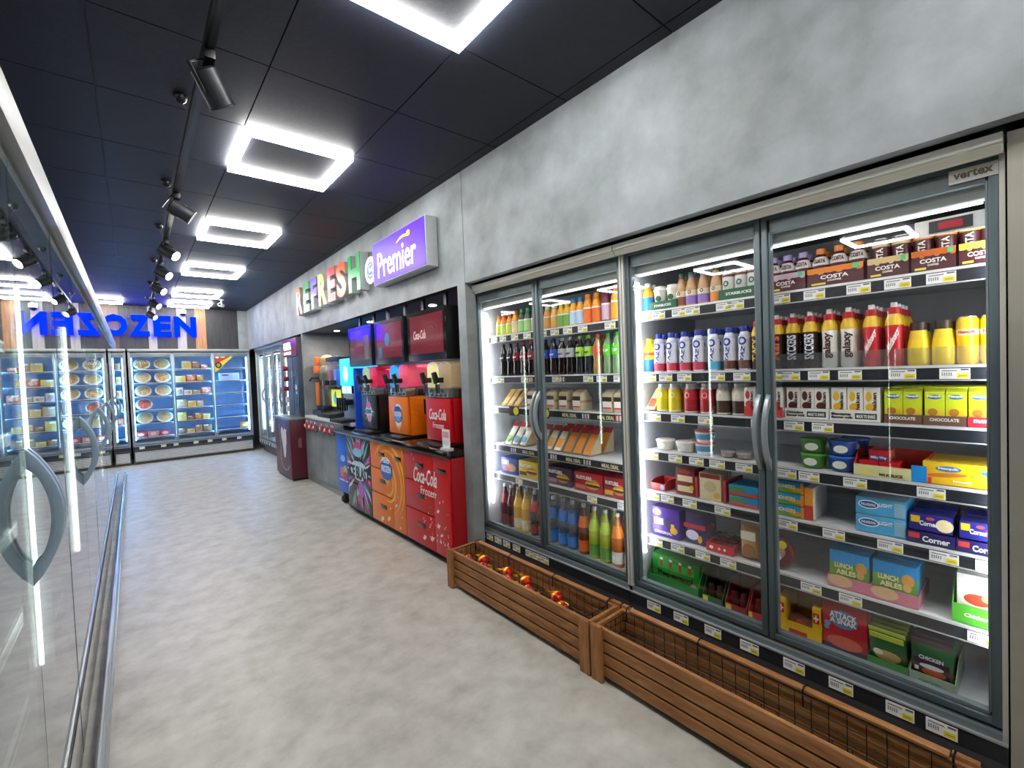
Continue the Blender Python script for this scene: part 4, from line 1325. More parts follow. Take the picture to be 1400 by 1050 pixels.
brn = M('#2a1512', .3)
row(sport(brn, None, 'Mars', M('#d2622a', .4)), [.761], Z2, 'dark bottle with orange vertical script', '%s, %s' % (S[2], D4), .027, 2)
row(sport(brn, None, 'SNICKERS', M('#e8e9f2', .4)), [.702, .640], Z2, 'dark brown bottle with white slanted lettering', '%s, %s' % (S[2], D4), .027, 2)
row(sport(M('#e6e2da', .3), None, 'galaxy', M('#3a1a18', .4)), [.574, .512], Z2, 'cream bottle with dark vertical script', '%s, %s' % (S[2], D4), .027, 2)
row(sport(M('#c8202a', .3), None, 'Maltesers', M('#f4e8e4', .4), .35), [.442, .378], Z2, 'bright red bottle with white slanting lettering', '%s, %s' % (S[2], D4), .027, 3)
row(sport(M('#3a1a12', .3), None, 'TWIX', M('#e0b84a', .4)), [.838], Z2, 'brown bottle with gold lettering', '%s, edge of %s' % (S[2], D3), .027, 1)
jar = bottle('glass_drink_jar', 'jar', .150, .030, M('#e8c51e', .3), M('#3a2a22', .4), labels=((.06, .6, M('#f0cf22', .35)),), texts=())
row(jar, [.313, .250], Z2, 'yellow wide bottle with dark brown cap', '%s, %s' % (S[2], D4), .031, 1)
ycan = bottle('drink_can', 'can', .152, .027, M('#f0c21c', .3), None, labels=((.62, .74, M('#f4e3c0', .4)),), texts=(('Nesquik', .68, .044, .014, M('#b0402a', .4)),), cat='can')
row(ycan, [.192, .137], Z2, 'plain bright yellow can', '%s, %s' % (S[2], D4), .031, 1)
pr = O('acrylic_divider', MB().box(-.55, .12, 0, .002, 0, .06, clear_m).mesh('ad'), None, (2.058, .25, Z2 + .0032), -R90, 'clear acrylic front strip holding the milk drinks, second shelf, rightmost door', 'divider')
# shelf 3 cartons


def moo(drop, nm):
    return carton('milk_carton', .048, .048, .124, M('#eeeae2', .4), (('b', 0, 1, 0, .34, drop), ('e', .32, .74, .2, .15, drop), ('e', .45, .42, .34, .12, drop)), (('shaken', .68, .55, .26, .62, M('#3a2e2a', .4), R90),), top=M('#e2ded6', .4))


choc, ban, stw = M('#5c2e22', .4), M('#e8b62a', .4), M('#cf3a3a', .4)
row(moo(stw, 's'), [.868, .812, .760], Z3, 'white milk carton with red drop', S[3] + ', centre post', .024, 1, rzj=.03)
row(moo(choc, 'c'), [.697, .647, .598], Z3, 'white milk carton with brown drop', '%s, %s' % (S[3], D4), .024, 1, rzj=.03)
row(moo(ban, 'b'), [.541, .490, .440], Z3, 'white milk carton with yellow drop', '%s, %s' % (S[3], D4), .024, 1, rzj=.03)
wh = M('#e3e1da', .5)
for a, b, l1, nm in ((.726, .572, 'Chocolate', 'left'), (.569, .414, 'Banana', 'right')):
    one(tray('milk_tray', a - b, .125, .042, .03, wh, (('b', .52, .94, .2, .72, M('#1f2f30', .4)),), ((l1, .24, .62, .40, .24, dark_m), ('flavour milk', .26, .32, .44, .24, dark_m), ('MADE TO SHAKE', .73, .45, .36, .3, W_))), (a + b) / 2, Z3, 'white card tray of milk cartons, %s one, %s, %s' % (nm, S[3], D4), .125, 2.060)
gy = M('#c8d62a', .35)
nes = carton('milk_carton', .050, .056, .128, gy, (('b', .05, .95, .0, .18, M('#5aa83a', .4)), ('b', .05, .95, .18, .42, M('#d9c02c', .4)), ('e', .4, .34, .25, .1, M('#b0762a', .4)), ('e', .5, .74, .36, .06, M('#2a6ab0', .4))), (('Nesquik', .5, .75, .7, .08, W_),), top=M('#dfe63a', .35), gable=True)
row(nes, [.378, .327, .270, .217, .163], Z3, 'yellow-green milk carton', '%s, %s' % (S[3], D4), .028, 3, rzj=.03)
bchoc = M('#6b4a3c', .5)
for a, b, m, tx, nm in ((.403, .302, bchoc, 'CHOCOLATE', 'left brown'), (.298, .193, bchoc, 'CHOCOLATE', 'right brown'), (.190, .108, M('#c8263a', .5), 'STRAWBERRY', 'red')):
    one(tray('milk_tray', a - b, .24, .032, .03, m, (), ((tx, .5, .6, .68, .34, W_),)), (a + b) / 2, Z3, '%s card tray under the yellow-green cartons, %s, %s' % (nm, S[3], D4), .24, 2.058)
# shelf 4


def bowl(name, r, h, m, lidm):
    return (name, 'tub', [('bowl', MB().lathe([(r * .78, 0), (r * .84, .004), (r * .98, h * .82), (r, h * .86)], m, 22).mesh('bowl', ang=.9)), ('lid', MB().lathe([(r * 1.05, h * .86), (r * 1.05, h * .93), (r * .97, h * .95), (r * .95, h)], lidm, 22).mesh('lid')),
                           ('label', MB().ell(0, h * .45, r * .5, h * .26, -r * .99, -r * .9, M('#d8dccf', .4), 14).mesh('lb'))])


gb = bowl('salad_bowl', .046, .058, M('#3f7a2a', .3), M('#5a9a3a', .25))
bb = bowl('salad_bowl', .046, .058, M('#1f4a9a', .3), M('#2f66b8', .25))
one(gb, .640, Z4, 'lower green lidded tub of a stack of two, fourth shelf, rightmost door', .092)
one(gb, .640, Z4 + .061, 'upper green lidded tub of a stack of two, fourth shelf, rightmost door', .092, rz=.1)
one(bb, .542, Z4, 'lower front blue lidded tub, fourth shelf, rightmost door', .092)
one(bb, .542, Z4 + .061, 'upper front blue lidded tub, fourth shelf, rightmost door', .092, rz=.1)
one(bb, .525, Z4, 'lower rear blue lidded tub, fourth shelf, rightmost door', .092, 2.175)
one(bb, .525, Z4 + .061, 'upper rear blue lidded tub, fourth shelf, rightmost door', .092, 2.175)
ms = M('#d8d29a', .4)
one(tray('snack_tray', .205, .17, .042, .085, M('#d23a2a', .4), (('b', 0, .80, 0, .98, ms), ('b', .80, 1, 0, 1.35, M('#1f8ad0', .4)), ('e', .18, .4, .1, .3, M('#e2d678', .4))), (('MILK SLICE', .53, .25, .32, .24, dark_m), )), .392, Z4, 'red and cream tray of milk slice snacks, fourth shelf, rightmost door', .17, 2.058)
mk = carton('snack_box', .058, .10, .040, M('#c8202c', .35), (('b', .05, .95, .1, .5, M('#2a3a9a', .4)),), (('Milky Way', .5, .3, .8, .3, W_),), cat='snack')
for i, (yy, zz) in enumerate(((.455, .012), (.395, .012), (.425, .054))):
    one(mk, yy, Z4 + zz, 'small red snack bar in the cream tray, %s' % ['left one', 'right one', 'top one'][i], .1, 2.085)
one(carton('snack_box', .19, .19, .072, M('#e8c01c', .35), (('e', .3, .45, .28, .1, M('#c87a2a', .4), .1), ('e', .8, .5, .2, .1, M('#d89a2a', .4)), ('b', 0, .12, 0, .3, M('#d2402a', .4)), ('e', .34, .74, .17, .13, M('#3a7ab8', .4)), ('e', .86, .7, .12, .12, M('#3a7ab8', .4))), (('Nesquik', .34, .75, .26, .14, W_), ('Nesquik', .52, .2, .24, .1, W_)), top=M('#d8b82a', .35), cat='box'), .207, Z4, 'large yellow box of cereal bars, fourth shelf, rightmost door', .19)
# shelf 5
pio = carton('snack_box', .115, .12, .046, M('#2a8ab8', .4), (('b', 0, 1, 0, .34, M('#6a9a2a', .4)), ('e', .75, .35, .22, .18, M('#d89a3a', .4)), ('b', .9, 1, 0, 1, M('#e0862a', .4))), (('PIONEERS', .42, .55, .62, .34, M('#f0e6b0', .4)),), cat='box')
for i in range(3):
    one(pio, .722, Z5 + i * .0495, 'blue and green snack box, %s of the stack, fifth shelf, rightmost door' % ['bottom', 'middle', 'top'][i], .12)
one(carton('white_carton', .03, .17, .13, M('#dcd6cc', .5), (('b', 0, 1, 0, .45, M('#c8402a', .4)), ('b', 0, 1, .45, 1, M('#e8962a', .4))), cat='box'), .647, Z5, 'narrow white and orange carton beside the stacked snack boxes, rightmost door', .17)
phil = carton('cheese_box', .145, .16, .062, M('#4aa8d8', .4), (('e', .27, .6, .22, .26, M('#e9f2f6', .4)), ('e', .27, .6, .19, .2, M('#2a5aa0', .4)), ('b', .78, .98, .1, .9, M('#8fb8cc', .4))), (('PHILADELPHIA', .27, .6, .3, .14, W_), ('LIGHT', .62, .68, .26, .22, W_), ), cat='box', top=M('#9fb9c4', .4))
one(phil, .42, Z5, 'lower light blue cheese box of two, fifth shelf, rightmost door', .16)
one(phil, .42, Z5 + .066, 'upper light blue cheese box of two, fifth shelf, rightmost door', .16)
for k, (a, b, c2) in enumerate(((.345, .222, M('#ead9a8', .4)), (.219, .109, M('#d8404a', .4)))):
    nm = ['left', 'right'][k]
    one(tray('yogurt_tray', a - b, .24, .040, .05, M('#241f5c', .4), (('b', .04, .28, .4, .85, M('#c8403a', .4)),), (('Corner', .62, .45, .56, .5, W_),)), (a + b) / 2, Z5, '%s dark blue yogurt tray, fifth shelf, rightmost door' % nm, .24, 2.058)
    yg = carton('yogurt_pack', a - b - .012, .09, .055, M('#2b2a86', .35), (('e', .82, .5, .2, .4, c2), ('b', .04, .26, .5, .92, M('#e6b82a', .4)), ('e', .5, .82, .1, .1, M('#c84a3a', .4))), (('Corner', .46, .5, .42, .3, W_),), cat='yogurt', top=M('#3a3890', .3))
    one(yg, (a + b) / 2, Z5 + .042, '%s front purple-blue yogurt multipack, fifth shelf, rightmost door' % nm, .09, 2.066)
    one(yg, (a + b) / 2, Z5 + .042, '%s rear purple-blue yogurt multipack, fifth shelf, rightmost door' % nm, .09, 2.166)
# shelf 6
rp = (('body', MB().lathe([(.0, -.02), (.06, -.018), (.066, -.008), (.066, .008), (.06, .018), (0, .02)], M('#6b2228', .35), 24, c=(0, 0, .07), ax='y', caps=False).mesh('rp')), ('label', MB().ell(-.01, .08, .045, .04, -.022, -.019, M('#b08a6a', .4)).ell(.025, .11, .016, .016, -.023, -.019, M('#e0c42c', .4)).ell(.0, .055, .02, .018, -.0225, -.019, M('#d8d2c8', .4)).mesh('rl')))
one(('party_pack', 'pack', list(rp)), .772, Z6, 'round maroon snack pack by the centre post, sixth shelf', .04)
for k in range(2):
    yc = (.517, .382)[k]
    nm = ['left', 'right'][k]
    one(tray('lunch_tray', .135, .20, .045, .05, M('#c87a8a', .4), (('e', .3, .6, .3, .5, M('#d8b088', .4)),)), yc, Z6, '%s pink card tray of lunch packs, sixth shelf, rightmost door' % nm, .20, 2.058)
    lp = carton('lunch_pack', .125, .018, .138, M('#1f8ac8', .35), (('b', 0, 1, 0, .66, M('#6a9a32', .4)), ('b', 0, 1, 0, .26, M('#b83a4a', .4)), ('e', .8, .62, .14, .16, M('#d89a4a', .4)), ('e', .78, .42, .1, .1, M('#d0b06a', .4))), (('LUNCH', .36, .60, .46, .14, M('#f0e2b4', .4)), ('ABLES', .42, .42, .5, .14, M('#f0e2b4', .4))), cat='lunch pack')
    for i in range(6):
        put(lp, (2.078 + i * .024, yc, Z6 + .006), -R90, 'blue and green lunch pack at the front of the %s pink tray' % nm if i == 0 else 'blue and green lunch pack standing in line, %s pink tray' % nm, 'lunch packs in the %s tray' % nm)
one(tray('wrap_tray', .12, .19, .062, .14, M('#4fae2a', .4), (), (('Chicken &', .55, .5, .62, .2, W_),)), .171, Z6, 'bright green tray of chicken packs, sixth shelf, rightmost door', .19, 2.058)
for i in range(3):
    put(carton('chicken_pack', .10, .02, .158, M('#e9e6da', .4), (('e', .5, .5, .34, .12, M('#b8452a', .4)), ('b', 0, 1, .1, .34, M('#6aba32', .4)), ('e', .7, .56, .12, .07, M('#c8d86a', .4))), (), cat='pack') if i == 0 else carton('chicken_pack', .10, .02, .158, M('#e9e6da', .4), cat='pack'), (2.082 + i * .03, .171, Z6 + .006), -R90, 'white chicken pack with food picture, %s in the green tray' % ['front one', 'middle one', 'last one'][i], 'chicken packs')
# bottom
yb_ = M('#e0b41e', .4)
one(tray('salami_box', .165, .16, .06, .14, yb_, (('b', .3, .7, .1, .5, M('#b83a2a', .4)),)), .692, Z7, 'yellow card display box of salami, bottom, rightmost door', .16, 2.055)
for i in range(2):
    one(carton('yellow_carton', .028, .15, .14, yb_, (('b', .1, .9, .55, .85, M('#c8302a', .4)),), (('+', .5, .7, .6, .2, W_),), cat='box'), (.756, .628)[i], Z7 + .004, '%s yellow end flap carton of the salami display' % ['left', 'right'][i], .15, 2.062)
one(('salami', 'sausage', [('body', MB().lathe([(.004, -.05), (.028, -.042), (.033, -.02), (.033, .02), (.028, .042), (.004, .05)], M('#6b3a2c', .4), 14, c=(0, 0, .035), ax='x').mesh('sal')), ('label', MB().ell(.0, .04, .018, .018, -.036, -.03, M('#c8463a', .4)).mesh('sl'))]), .692, Z7 + .006, 'brown salami lying in the yellow display box', .07, 2.08)
one(carton('cheese_snack_pouch', .145, .06, .205, M('#b8262e', .35), (('e', .48, .64, .32, .17, M('#5a84b0', .4)), ('b', 0, 1, 0, .12, M('#26304a', .4)), ('e', .5, .2, .4, .12, M('#c8624a', .4)), ('e', .12, .5, .08, .05, M('#7a9ac0', .4)), ('e', .1, .42, .06, .04, M('#7a9ac0', .4))), (('ATTACK', .48, .71, .6, .12, M('#f2ece0', .4)), ('A SNAK', .48, .60, .6, .10, M('#f2ece0', .4))), cat='box', bev=.006), .535, Z7, 'tall red snack box with blue oval and white lettering, bottom, rightmost door', .06)
gp = M('#2f6a32', .35)
grp = pouch('chicken_pouch', .105, .135, .022, gp, (('e', .5, .36, .36, .16, M('#c8a86a', .4)), ('b', .04, .96, .84, .98, M('#c8d04a', .4)), ('e', .25, .42, .14, .08, M('#e8e2c8', .4))), (), seal=M('#b8c84a', .35))
dgp = pouch('chicken_pouch', .105, .145, .022, M('#2b5a34', .35), (('b', .06, .94, .12, .62, M('#3a2030', .4)), ('e', .55, .32, .3, .1, M('#d0663a', .4)), ('e', .5, .46, .3, .06, M('#d8dce8', .4)), ('b', .08, .18, .3, .4, W_)), (('CHICKEN', .5, .68, .6, .1, W_),), seal=M('#4a2a3a', .35))
for i in range(6):
    put(grp, (2.082 + i * .028, .404, Z7 + .010 + i * .004), -R90, 'green pouch with pale pieces pictured, front of its tray, bottom' if i == 0 else 'green pouch standing in line behind the first, bottom, rightmost door', 'green pouches', rot=(.18, 0, -R90))
for i in range(5):
    put(dgp, (2.082 + i * .028, .284, Z7 + .010 + i * .004), -R90, 'green and plum pouch with orange picture, front of its tray' if i == 0 else 'green and plum pouch standing in line behind the first, bottom', 'plum pouches', rot=(.18, 0, -R90))
one(tray('pouch_tray', .118, .22, .04, .07, M('#3a7a3a', .4)), .402, Z7, 'green card tray of pale-picture pouches, bottom, rightmost door', .22, 2.052)
one(tray('pouch_tray', .118, .22, .042, .09, M('#8a9a84', .4), (), (('CHICKEN', .45, .4, .5, .36, M('#3f8a4a', .4)),)), .282, Z7, 'grey-green card tray of plum pouches, bottom, rightmost door', .22, 2.052)

# ---------------------------------------------------------------- third door
oj = M('#f0a81c', .3)
row(bottle('juice_bottle', 'juice', .148, .027, oj, M('#e9e6dc', .4), labels=((.04, .5, M('#2a8ad0', .4)),), texts=()), [1.378], Z1, 'yellow juice bottle with blue label and white cap', '%s, %s' % (S[1], D3), .027, 2)
sbg = M('#0f5a38', .4)
cupp = ('coffee_cup', 'cup', [('cup', MB().lathe([(.024, 0), (.033, .098)], M('#e6e0d2', .4), 18).mesh('cup')), ('lid', MB().lathe([(.036, .098), (.036, .106), (.031, .110), (.030, .12), (.0, .122)], M('#f0ece2', .35), 18, caps=False).mesh('lid')), ('logo', MB().ell(0, .06, .014, .014, -.032, -.026, sbg).mesh('lg'))])
row(cupp, [1.312, 1.238], Z1, 'white lidded coffee cup in a green tray', '%s, %s' % (S[1], D3), .036, 1, x0=2.068)
one(tray('green_tray', .152, .17, .042, .035, sbg, (), (('STARBUCKS', .5, .5, .62, .3, W_),)), 1.275, Z1, 'dark green tray of coffee cups, left, top shelf, third door', .17, 2.060)
for ys, h, nm in (([1.190], '#8a4a2a', 'brown'), ([1.137, 1.078], '#8a6ab8', 'purple'), ([1.017], '#e0862a', 'orange')):
    row(bottle('coffee_bottle', 'frap', .163, .0275, M('#c49a6a', .25), M('#2f6a48', .4), labels=((.06, .3, M(h, .4)), (.3, .46, M('#e6d6bc', .4)), (.84, .90, M(h, .4))), texts=(('O', .4, .016, .018, sbg))), ys, Z1, 'iced coffee glass bottle with %s label' % nm, '%s, %s' % (S[1], D3), .028, 2)
row(bottle('coffee_can', 'can', .125, .027, M('#d6d6d0', .35), None, labels=((.84, .92, M('#7a3a2a', .4)), (.03, .3, M('#a8b0a8', .4))), texts=(('O', .6, .024, .026, sbg), ), cat='can'), [.958, .903, .850], Z1, 'white coffee can in green tray', '%s, %s' % (S[1], D3), .028, 1)
one(tray('green_tray', .168, .12, .048, .035, sbg, (), (('STARBUCKS', .52, .55, .66, .26, W_),)), .905, Z1, 'dark green tray of white coffee cans, right, top shelf, third door', .12, 2.060)
# shelf 2
yb2 = bottle('milk_drink_bottle', 'milk', .175, .027, M('#e6cf2a', .3), M('#e8d42a', .4), labels=((.02, .38, M('#2a78c0', .35)), (.5, .58, M('#d8503a', .4))))
row(yb2, [1.380], Z2, 'yellow bottle with blue base and yellow cap', '%s, %s' % (S[2], D3), .027, 3)
yz = M('#e6e7ec', .3)
for k, (ys, h, dn) in enumerate((([1.324, 1.252, 1.179, 1.110], '#c8465a', 'red strawberry'), ([1.034], '#5ab0d8', 'pale blue'), ([.962, .896], '#6b4638', 'brown'))):
    yq = bottle('milkshake_bottle', 'milk', .195, .0265, yz, M('#2233a0', .35), labels=((.03, .22, M(h, .4)), (.74, .80, M('#c8d0e0', .4))), texts=(('O', .66, .036, .036, M('#2a35a0', .4)), ('YAZ', .38, .026, .07, M('#2a35a0', .4), R90 * .85)))
    row(yq, ys, Z2, 'blue-capped white milkshake bottle with %s base' % dn, '%s, %s' % (S[2], D3), .027, 3)
# shelf 3
for ys, h, h2, dn in (([1.312, 1.245], '#e8d01c', '#d8c82a', 'yellow'), ([1.158, 1.078], '#c82a3a', '#a82030', 'red'), ([.998, .925], '#8a7268', '#4a332c', 'brown and white')):
    row(bottle('shake_bottle', 'shake', .142, .032, M('#e8e2d6', .35), M('#cfd2d2', .35), labels=((.05, .44, M(h2, .4)), (.44, .80, M(h, .4) if dn != 'brown and white' else M('#ddd6cc', .4))), texts=(('O', .6, .026, .03, M('#f0e4c0', .4) if dn != 'red' else M('#e8b0b0', .4)))), ys, Z3, 'wide %s shake bottle with grey cap' % dn, '%s, %s' % (S[3], D3), .033, 1)
film = glass('pack_film', .06, '#f4f2ea', .03, .12)
one(wedge('sandwich_pack', .058, .12, .12, film, M('#e8e2d2', .5), M('#c86a3a', .5)), 1.375, Z3, 'single sandwich pack at the left end, third shelf, third door', .12)
# shelf 4
wt = bowl('cheese_tub', .047, .052, M('#e6e2d6', .35), M('#ece8e0', .3))
row(wt, [1.312, 1.200], Z4, 'white lidded soft cheese tub', '%s, %s' % (S[4], D3), .048, 0)
nt_ = ('noodle_tub', 'tub', [('tub', MB().lathe([(.036, 0), (.045, .05)], M('#dfe6ea', .35), 20).mesh('t')), ('lid', MB().lathe([(.048, .05), (.048, .055), (.044, .057)], M('#d8605a', .3), 20).mesh('l')), ('label', MB().lathe([(.0395, .014), (.0438, .04)], M('#5a9ac0', .4), 20, caps=False).mesh('b'))])
one(nt_, 1.100, Z4, 'lower blue and white noodle tub of two, fourth shelf, third door', .096)
one(nt_, 1.100, Z4 + .0575, 'upper blue and white noodle tub of two, fourth shelf, third door', .096)
row(('clear_tub', 'tub', [('tub', MB().lathe([(.03, 0), (.036, .034), (.034, .034), (.028, .003)], clear_m, 18).mesh('t')), ('content', MB().lathe([(.0275, .0035), (.031, .02), (.0, .026)], M('#c8b09a', .6), 16, caps=False).mesh('c'))]), [.985, .915], Z4, 'small clear plastic tub', '%s, %s' % (S[4], D3), .037, 0)
# shelf 5
one(tray('meat_tray', .085, .12, .035, .05, M('#b8302c', .4), (('e', .8, .5, .14, .4, M('#7ab0d8', .4)),)), 1.335, Z5, 'low red card tray at the left end, fifth shelf, third door', .12)
crm = M('#d8c8a2', .4)
mp = carton('meat_pack', .10, .03, .135, M('#7a2a26', .4), (('b', .1, .9, .12, .34, crm), ('b', .1, .9, .5, .72, crm), ('e', .5, .86, .3, .08, M('#a0402f', .4)), ('e', .85, .3, .1, .1, M('#e0b42a', .4))), (), cat='pack')
mp2 = carton('meat_pack', .105, .03, .128, crm, (('b', .04, .96, .8, .97, M('#8a2c26', .4)), ('e', .8, .2, .14, .12, M('#d8a83a', .4)), ('e', .5, .5, .3, .2, M('#c8b48a', .4))), (), cat='pack')
for i in range(3):
    put(mp, (2.085 + i * .04, 1.185, Z5 + .0032), -R90, 'maroon and cream meat pack, %s of three, fifth shelf, third door' % ['front', 'middle', 'last'][i], 'maroon meat packs')
    put(mp2, (2.085 + i * .04, 1.058, Z5 + .0032), -R90, 'cream meat pack with maroon top, %s of three, fifth shelf, third door' % ['front', 'middle', 'last'][i], 'cream meat packs')
for k, yy in enumerate((1.125, .988)):
    one(carton('card_divider', .012, .18, .10, M('#b83a44', .45), cat='divider'), yy, Z5, '%s pink-red card divider between meat packs, fifth shelf' % ['left', 'right'][k], .18)
for k in range(2):
    one(carton('snack_box', .125, .14, .045, M('#2a8ab8', .4), (('b', 0, 1, 0, .3, M('#c8402a', .4)), ('e', .3, .6, .3, .25, M('#5a8a3a', .4))), () if k == 0 else (), cat='box'), .905, Z5 + k * .0475, '%s blue snack box with red base, fifth shelf, third door' % ['lower', 'upper'][k], .14)
# shelf 6
pur = M('#4a2296', .35)
one(carton('treat_box', .155, .15, .150, pur, (('e', .2, .82, .16, .12, M('#d89a6a', .4)), ('b', .08, .42, .40, .62, M('#e8e0ec', .4)), ('e', .8, .28, .13, .12, M('#e6b42a', .4)), ('e', .6, .5, .12, .2, M('#2a1450', .4)), ('b', .7, .82, .36, .5, M('#e6b42a', .4))), (('ORIGINAL', .42, .15, .66, .1, W_),), cat='box'), 1.297, Z6, 'purple treat box with white and gold print, sixth shelf, third door', .15)
dk = pouch('treat_pouch', .11, .15, .03, M('#3a1f6a', .35), (('b', 0, 1, .52, .66, M('#b82030', .4)), ('e', .4, .3, .3, .16, M('#d8cfe4', .4)), ('e', .75, .2, .1, .12, M('#e0b42a', .4))), (), seal=M('#2a2438', .4))
for i in range(3):
    put(dk, (2.09 + i * .035, 1.145 - i * .006, Z6 + .004), -R90, 'dark purple treat pouch with a red band, %s of three, sixth shelf' % ['front', 'middle', 'last'][i], 'purple pouches')
one(tray('grape_tray', .125, .14, .04, .045, M('#c8202c', .35), (('e', .2, .5, .08, .2, W_), ('e', .5, .5, .05, .16, W_), ('e', .7, .5, .05, .16, W_))), 1.015, Z6, 'red tray holding dark red cheeses, sixth shelf, third door', .14, 2.058)
grap = MB().lathe([(.004, -.016), (.015, -.010), (.019, 0), (.015, .010), (.004, .016)], M('#6b1424', .2, coat=.6), 12).mesh('g')
for k in range(15):
    O('wax_cheese', grap, None, (2.085 + .036 * (k // 5) + (.012 if k > 9 else 0), 1.062 - .024 * (k % 5), Z6 + .024 + .026 * (1 if k > 9 else 0) + .003 * (k % 2)), 0, 'round dark red cheese heaped in the red tray', 'cheese', 'round cheeses in the red tray')
one(pouch('bread_bag', .088, .15, .07, M('#b88a52', .6), (('b', .15, .85, .62, .86, M('#d8d2bc', .4)), ('e', .5, .3, .3, .2, M('#9a6a38', .6))), ()), .888, Z6, 'kraft brown bag with a cream label, sixth shelf, third door', .07)
# bottom
pg = M('#1f8a2e', .35)
one(carton('sausage_box', .262, .10, .15, pg, (('b', .12, .9, .56, .82, M('#39a648', .4)),) + tuple(('b', .18 + .2 * k, .24 + .2 * k, .60, .84, M('#a8462f', .4)) for k in range(4)) + tuple(('b', .18 + .2 * k, .24 + .2 * k, .84, .92, M('#d8d2c8', .4)) for k in range(4)) + (('e', .88, .2, .07, .12, M('#b8a8a0', .4)),), (('Peperami', .5, .38, .74, .22, dark_m), ('original', .5, .16, .3, .09, M('#cfe8c8', .4))), cat='box', bev=.004), 1.262, Z7, 'large green sausage snack box with black script, bottom, third door', .10, 2.085)
one(tray('sausage_tray', .28, .22, .05, .17, M('#23803a', .4)), 1.262, Z7, 'open dark green card case around the green snack box, bottom, third door', .22, 2.052)
for k, (yy, m1, m2, dn) in enumerate(((1.055, '#1f5a30', '#3a2a20', 'green'), (.945, '#8a1f30', '#5a1c26', 'maroon'), (.86, '#b02a2a', '#6a2418', 'red'), (.80, '#c8a21e', '#5a3a18', 'yellow'))):
    one(tray('cheese_snack_tray', .098 if k < 2 else .06, .17, .04, .12, M(m1, .4), (('b', .05, .3, .3, .9, M('#d8b82a', .4)),)), yy, Z7, '%s card tray of dark sausages, bottom, beside the centre post' % dn, .17, 2.055)
    for i in range(2 if k < 2 else 1):
        put(('sausage', 'sausage', [('body', MB().lathe([(.003, -.04), (.014, -.034), (.017, 0), (.014, .034), (.003, .04)], M(m2, .35), 10, ax='z', c=(0, 0, .043)).mesh('s'))]), (2.10, yy + (.022 if i else -.02) * (k < 2), Z7 + .0065), 0, 'dark sausage standing in the %s card tray%s' % (dn, ', ' + ['right', 'left'][i] if k < 2 else ''), 'standing sausages')
    one(carton('price_flag', .03, .004, .03, M('#e6c92a', .4), cat='price flag'), yy + .03, Z7 + .12, 'small yellow price flag on the %s sausage tray' % dn, .004, 2.222)

# ---------------------------------------------------------------- second door (drinks and sandwiches)
Y1, Y2, Y3, Y4, Y5, Y6 = 1.65, 1.355, 1.135, .86, .646, .245


def jb(body, cap, lab, h=.15, r=.028, lz=(.05, .5)):
    return bottle('juice_bottle', 'juice', h, r, body, cap, labels=((lz[0], lz[1], lab), (lz[1], lz[1] + .05, W_)), texts=())


wh_c, blu_c, or_c = M('#e8e4da', .4), M('#2a86d0', .35), M('#ef8a1c', .35)
row(jb(M('#e2a63a', .3), wh_c, M('#d8a24a', .4)), [2.134, 2.065], Y1, 'pale orange juice bottle with white cap', '%s, %s' % (S[1], D2), .028, 1)
row(jb(M('#e6b72a', .3), M('#e0c43a', .35), M('#7ab04a', .4)), [2.007, 1.955], Y1, 'yellow juice bottle with green label', '%s, %s' % (S[1], D2), .028, 1)
row(jb(M('#f0a81c', .3), blu_c, M('#b8d4e8', .4), .165), [1.903, 1.848], Y1, 'orange juice bottle with bright blue cap', '%s, %s' % (S[1], D2), .028, 1)
row(jb(M('#f29a16', .3), or_c, M('#e8701c', .4), .175, .030), [1.788, 1.724], Y1, 'bright orange juice bottle with orange cap', '%s, %s' % (S[1], D2), .03, 1)
row(jb(M('#6b1f46', .3), M('#5a3a8a', .35), M('#c8a8c0', .4), .19, .029), [1.656], Y1, 'purple berry drink bottle with violet cap', '%s, %s' % (S[1], D2), .03, 1)
row(jb(M('#f0b01c', .3), M('#e8862a', .35), M('#e8a22a', .4), .20, .033), [1.588], Y1, 'tall orange drink bottle at the right end', '%s, %s' % (S[1], D2), .034, 1)
cola = M('#1c0d0a', .12, coat=.5)


def cb(body, cap, lab, txt='pepsi', tc=W_):
    return bottle('soda_bottle', 'cola', .232, .0305, body, cap, labels=((.46, .70, lab),), texts=((txt, .56, .035, .018, tc),))


row(cb(cola, M('#1f3aa8', .35), M('#1f55c0', .35)), [2.166, 2.089], Y2, 'cola bottle with royal blue label', '%s, %s' % (S[2], D2), .031, 1)
row(cb(cola, M('#c8cacc', .35), M('#b9bcc0', .35), tc=dark_m), [2.014, 1.946], Y2, 'cola bottle with silver label', '%s, %s' % (S[2], D2), .031, 1)
row(cb(M('#18201c', .15, coat=.5), M('#9ad03a', .35), M('#a8d84a', .35), tc=dark_m), [1.866, 1.797], Y2, 'cola bottle with lime green label', '%s, %s' % (S[2], D2), .031, 1)
row(cb(M('#a8843a', .15, coat=.5), M('#d8402a', .35), M('#d2502a', .35), ''), [1.728], Y2, 'amber soda bottle with orange-red label', '%s, %s' % (S[2], D2), .031, 1)
row(cb(M('#7a9a6a', .15, coat=.5), M('#2f9a2f', .35), M('#5ac82a', .35), '7UP'), [1.655, 1.590], Y2, 'pale green soda bottle with bright green label', '%s, %s' % (S[2], D2), .031, 1)
sw1 = wedge('sandwich_pack', .072, .115, .128, film, M('#ded6c2', .5), None, '#d8a06a')
tagb = carton('sandwich_card', .06, .002, .055, M('#e6e0d8', .5), (('b', 0, 1, .6, .98, M('#3a241e', .4)), ('b', .05, .95, .05, .2, M('#c8604a', .4))), cat='card')


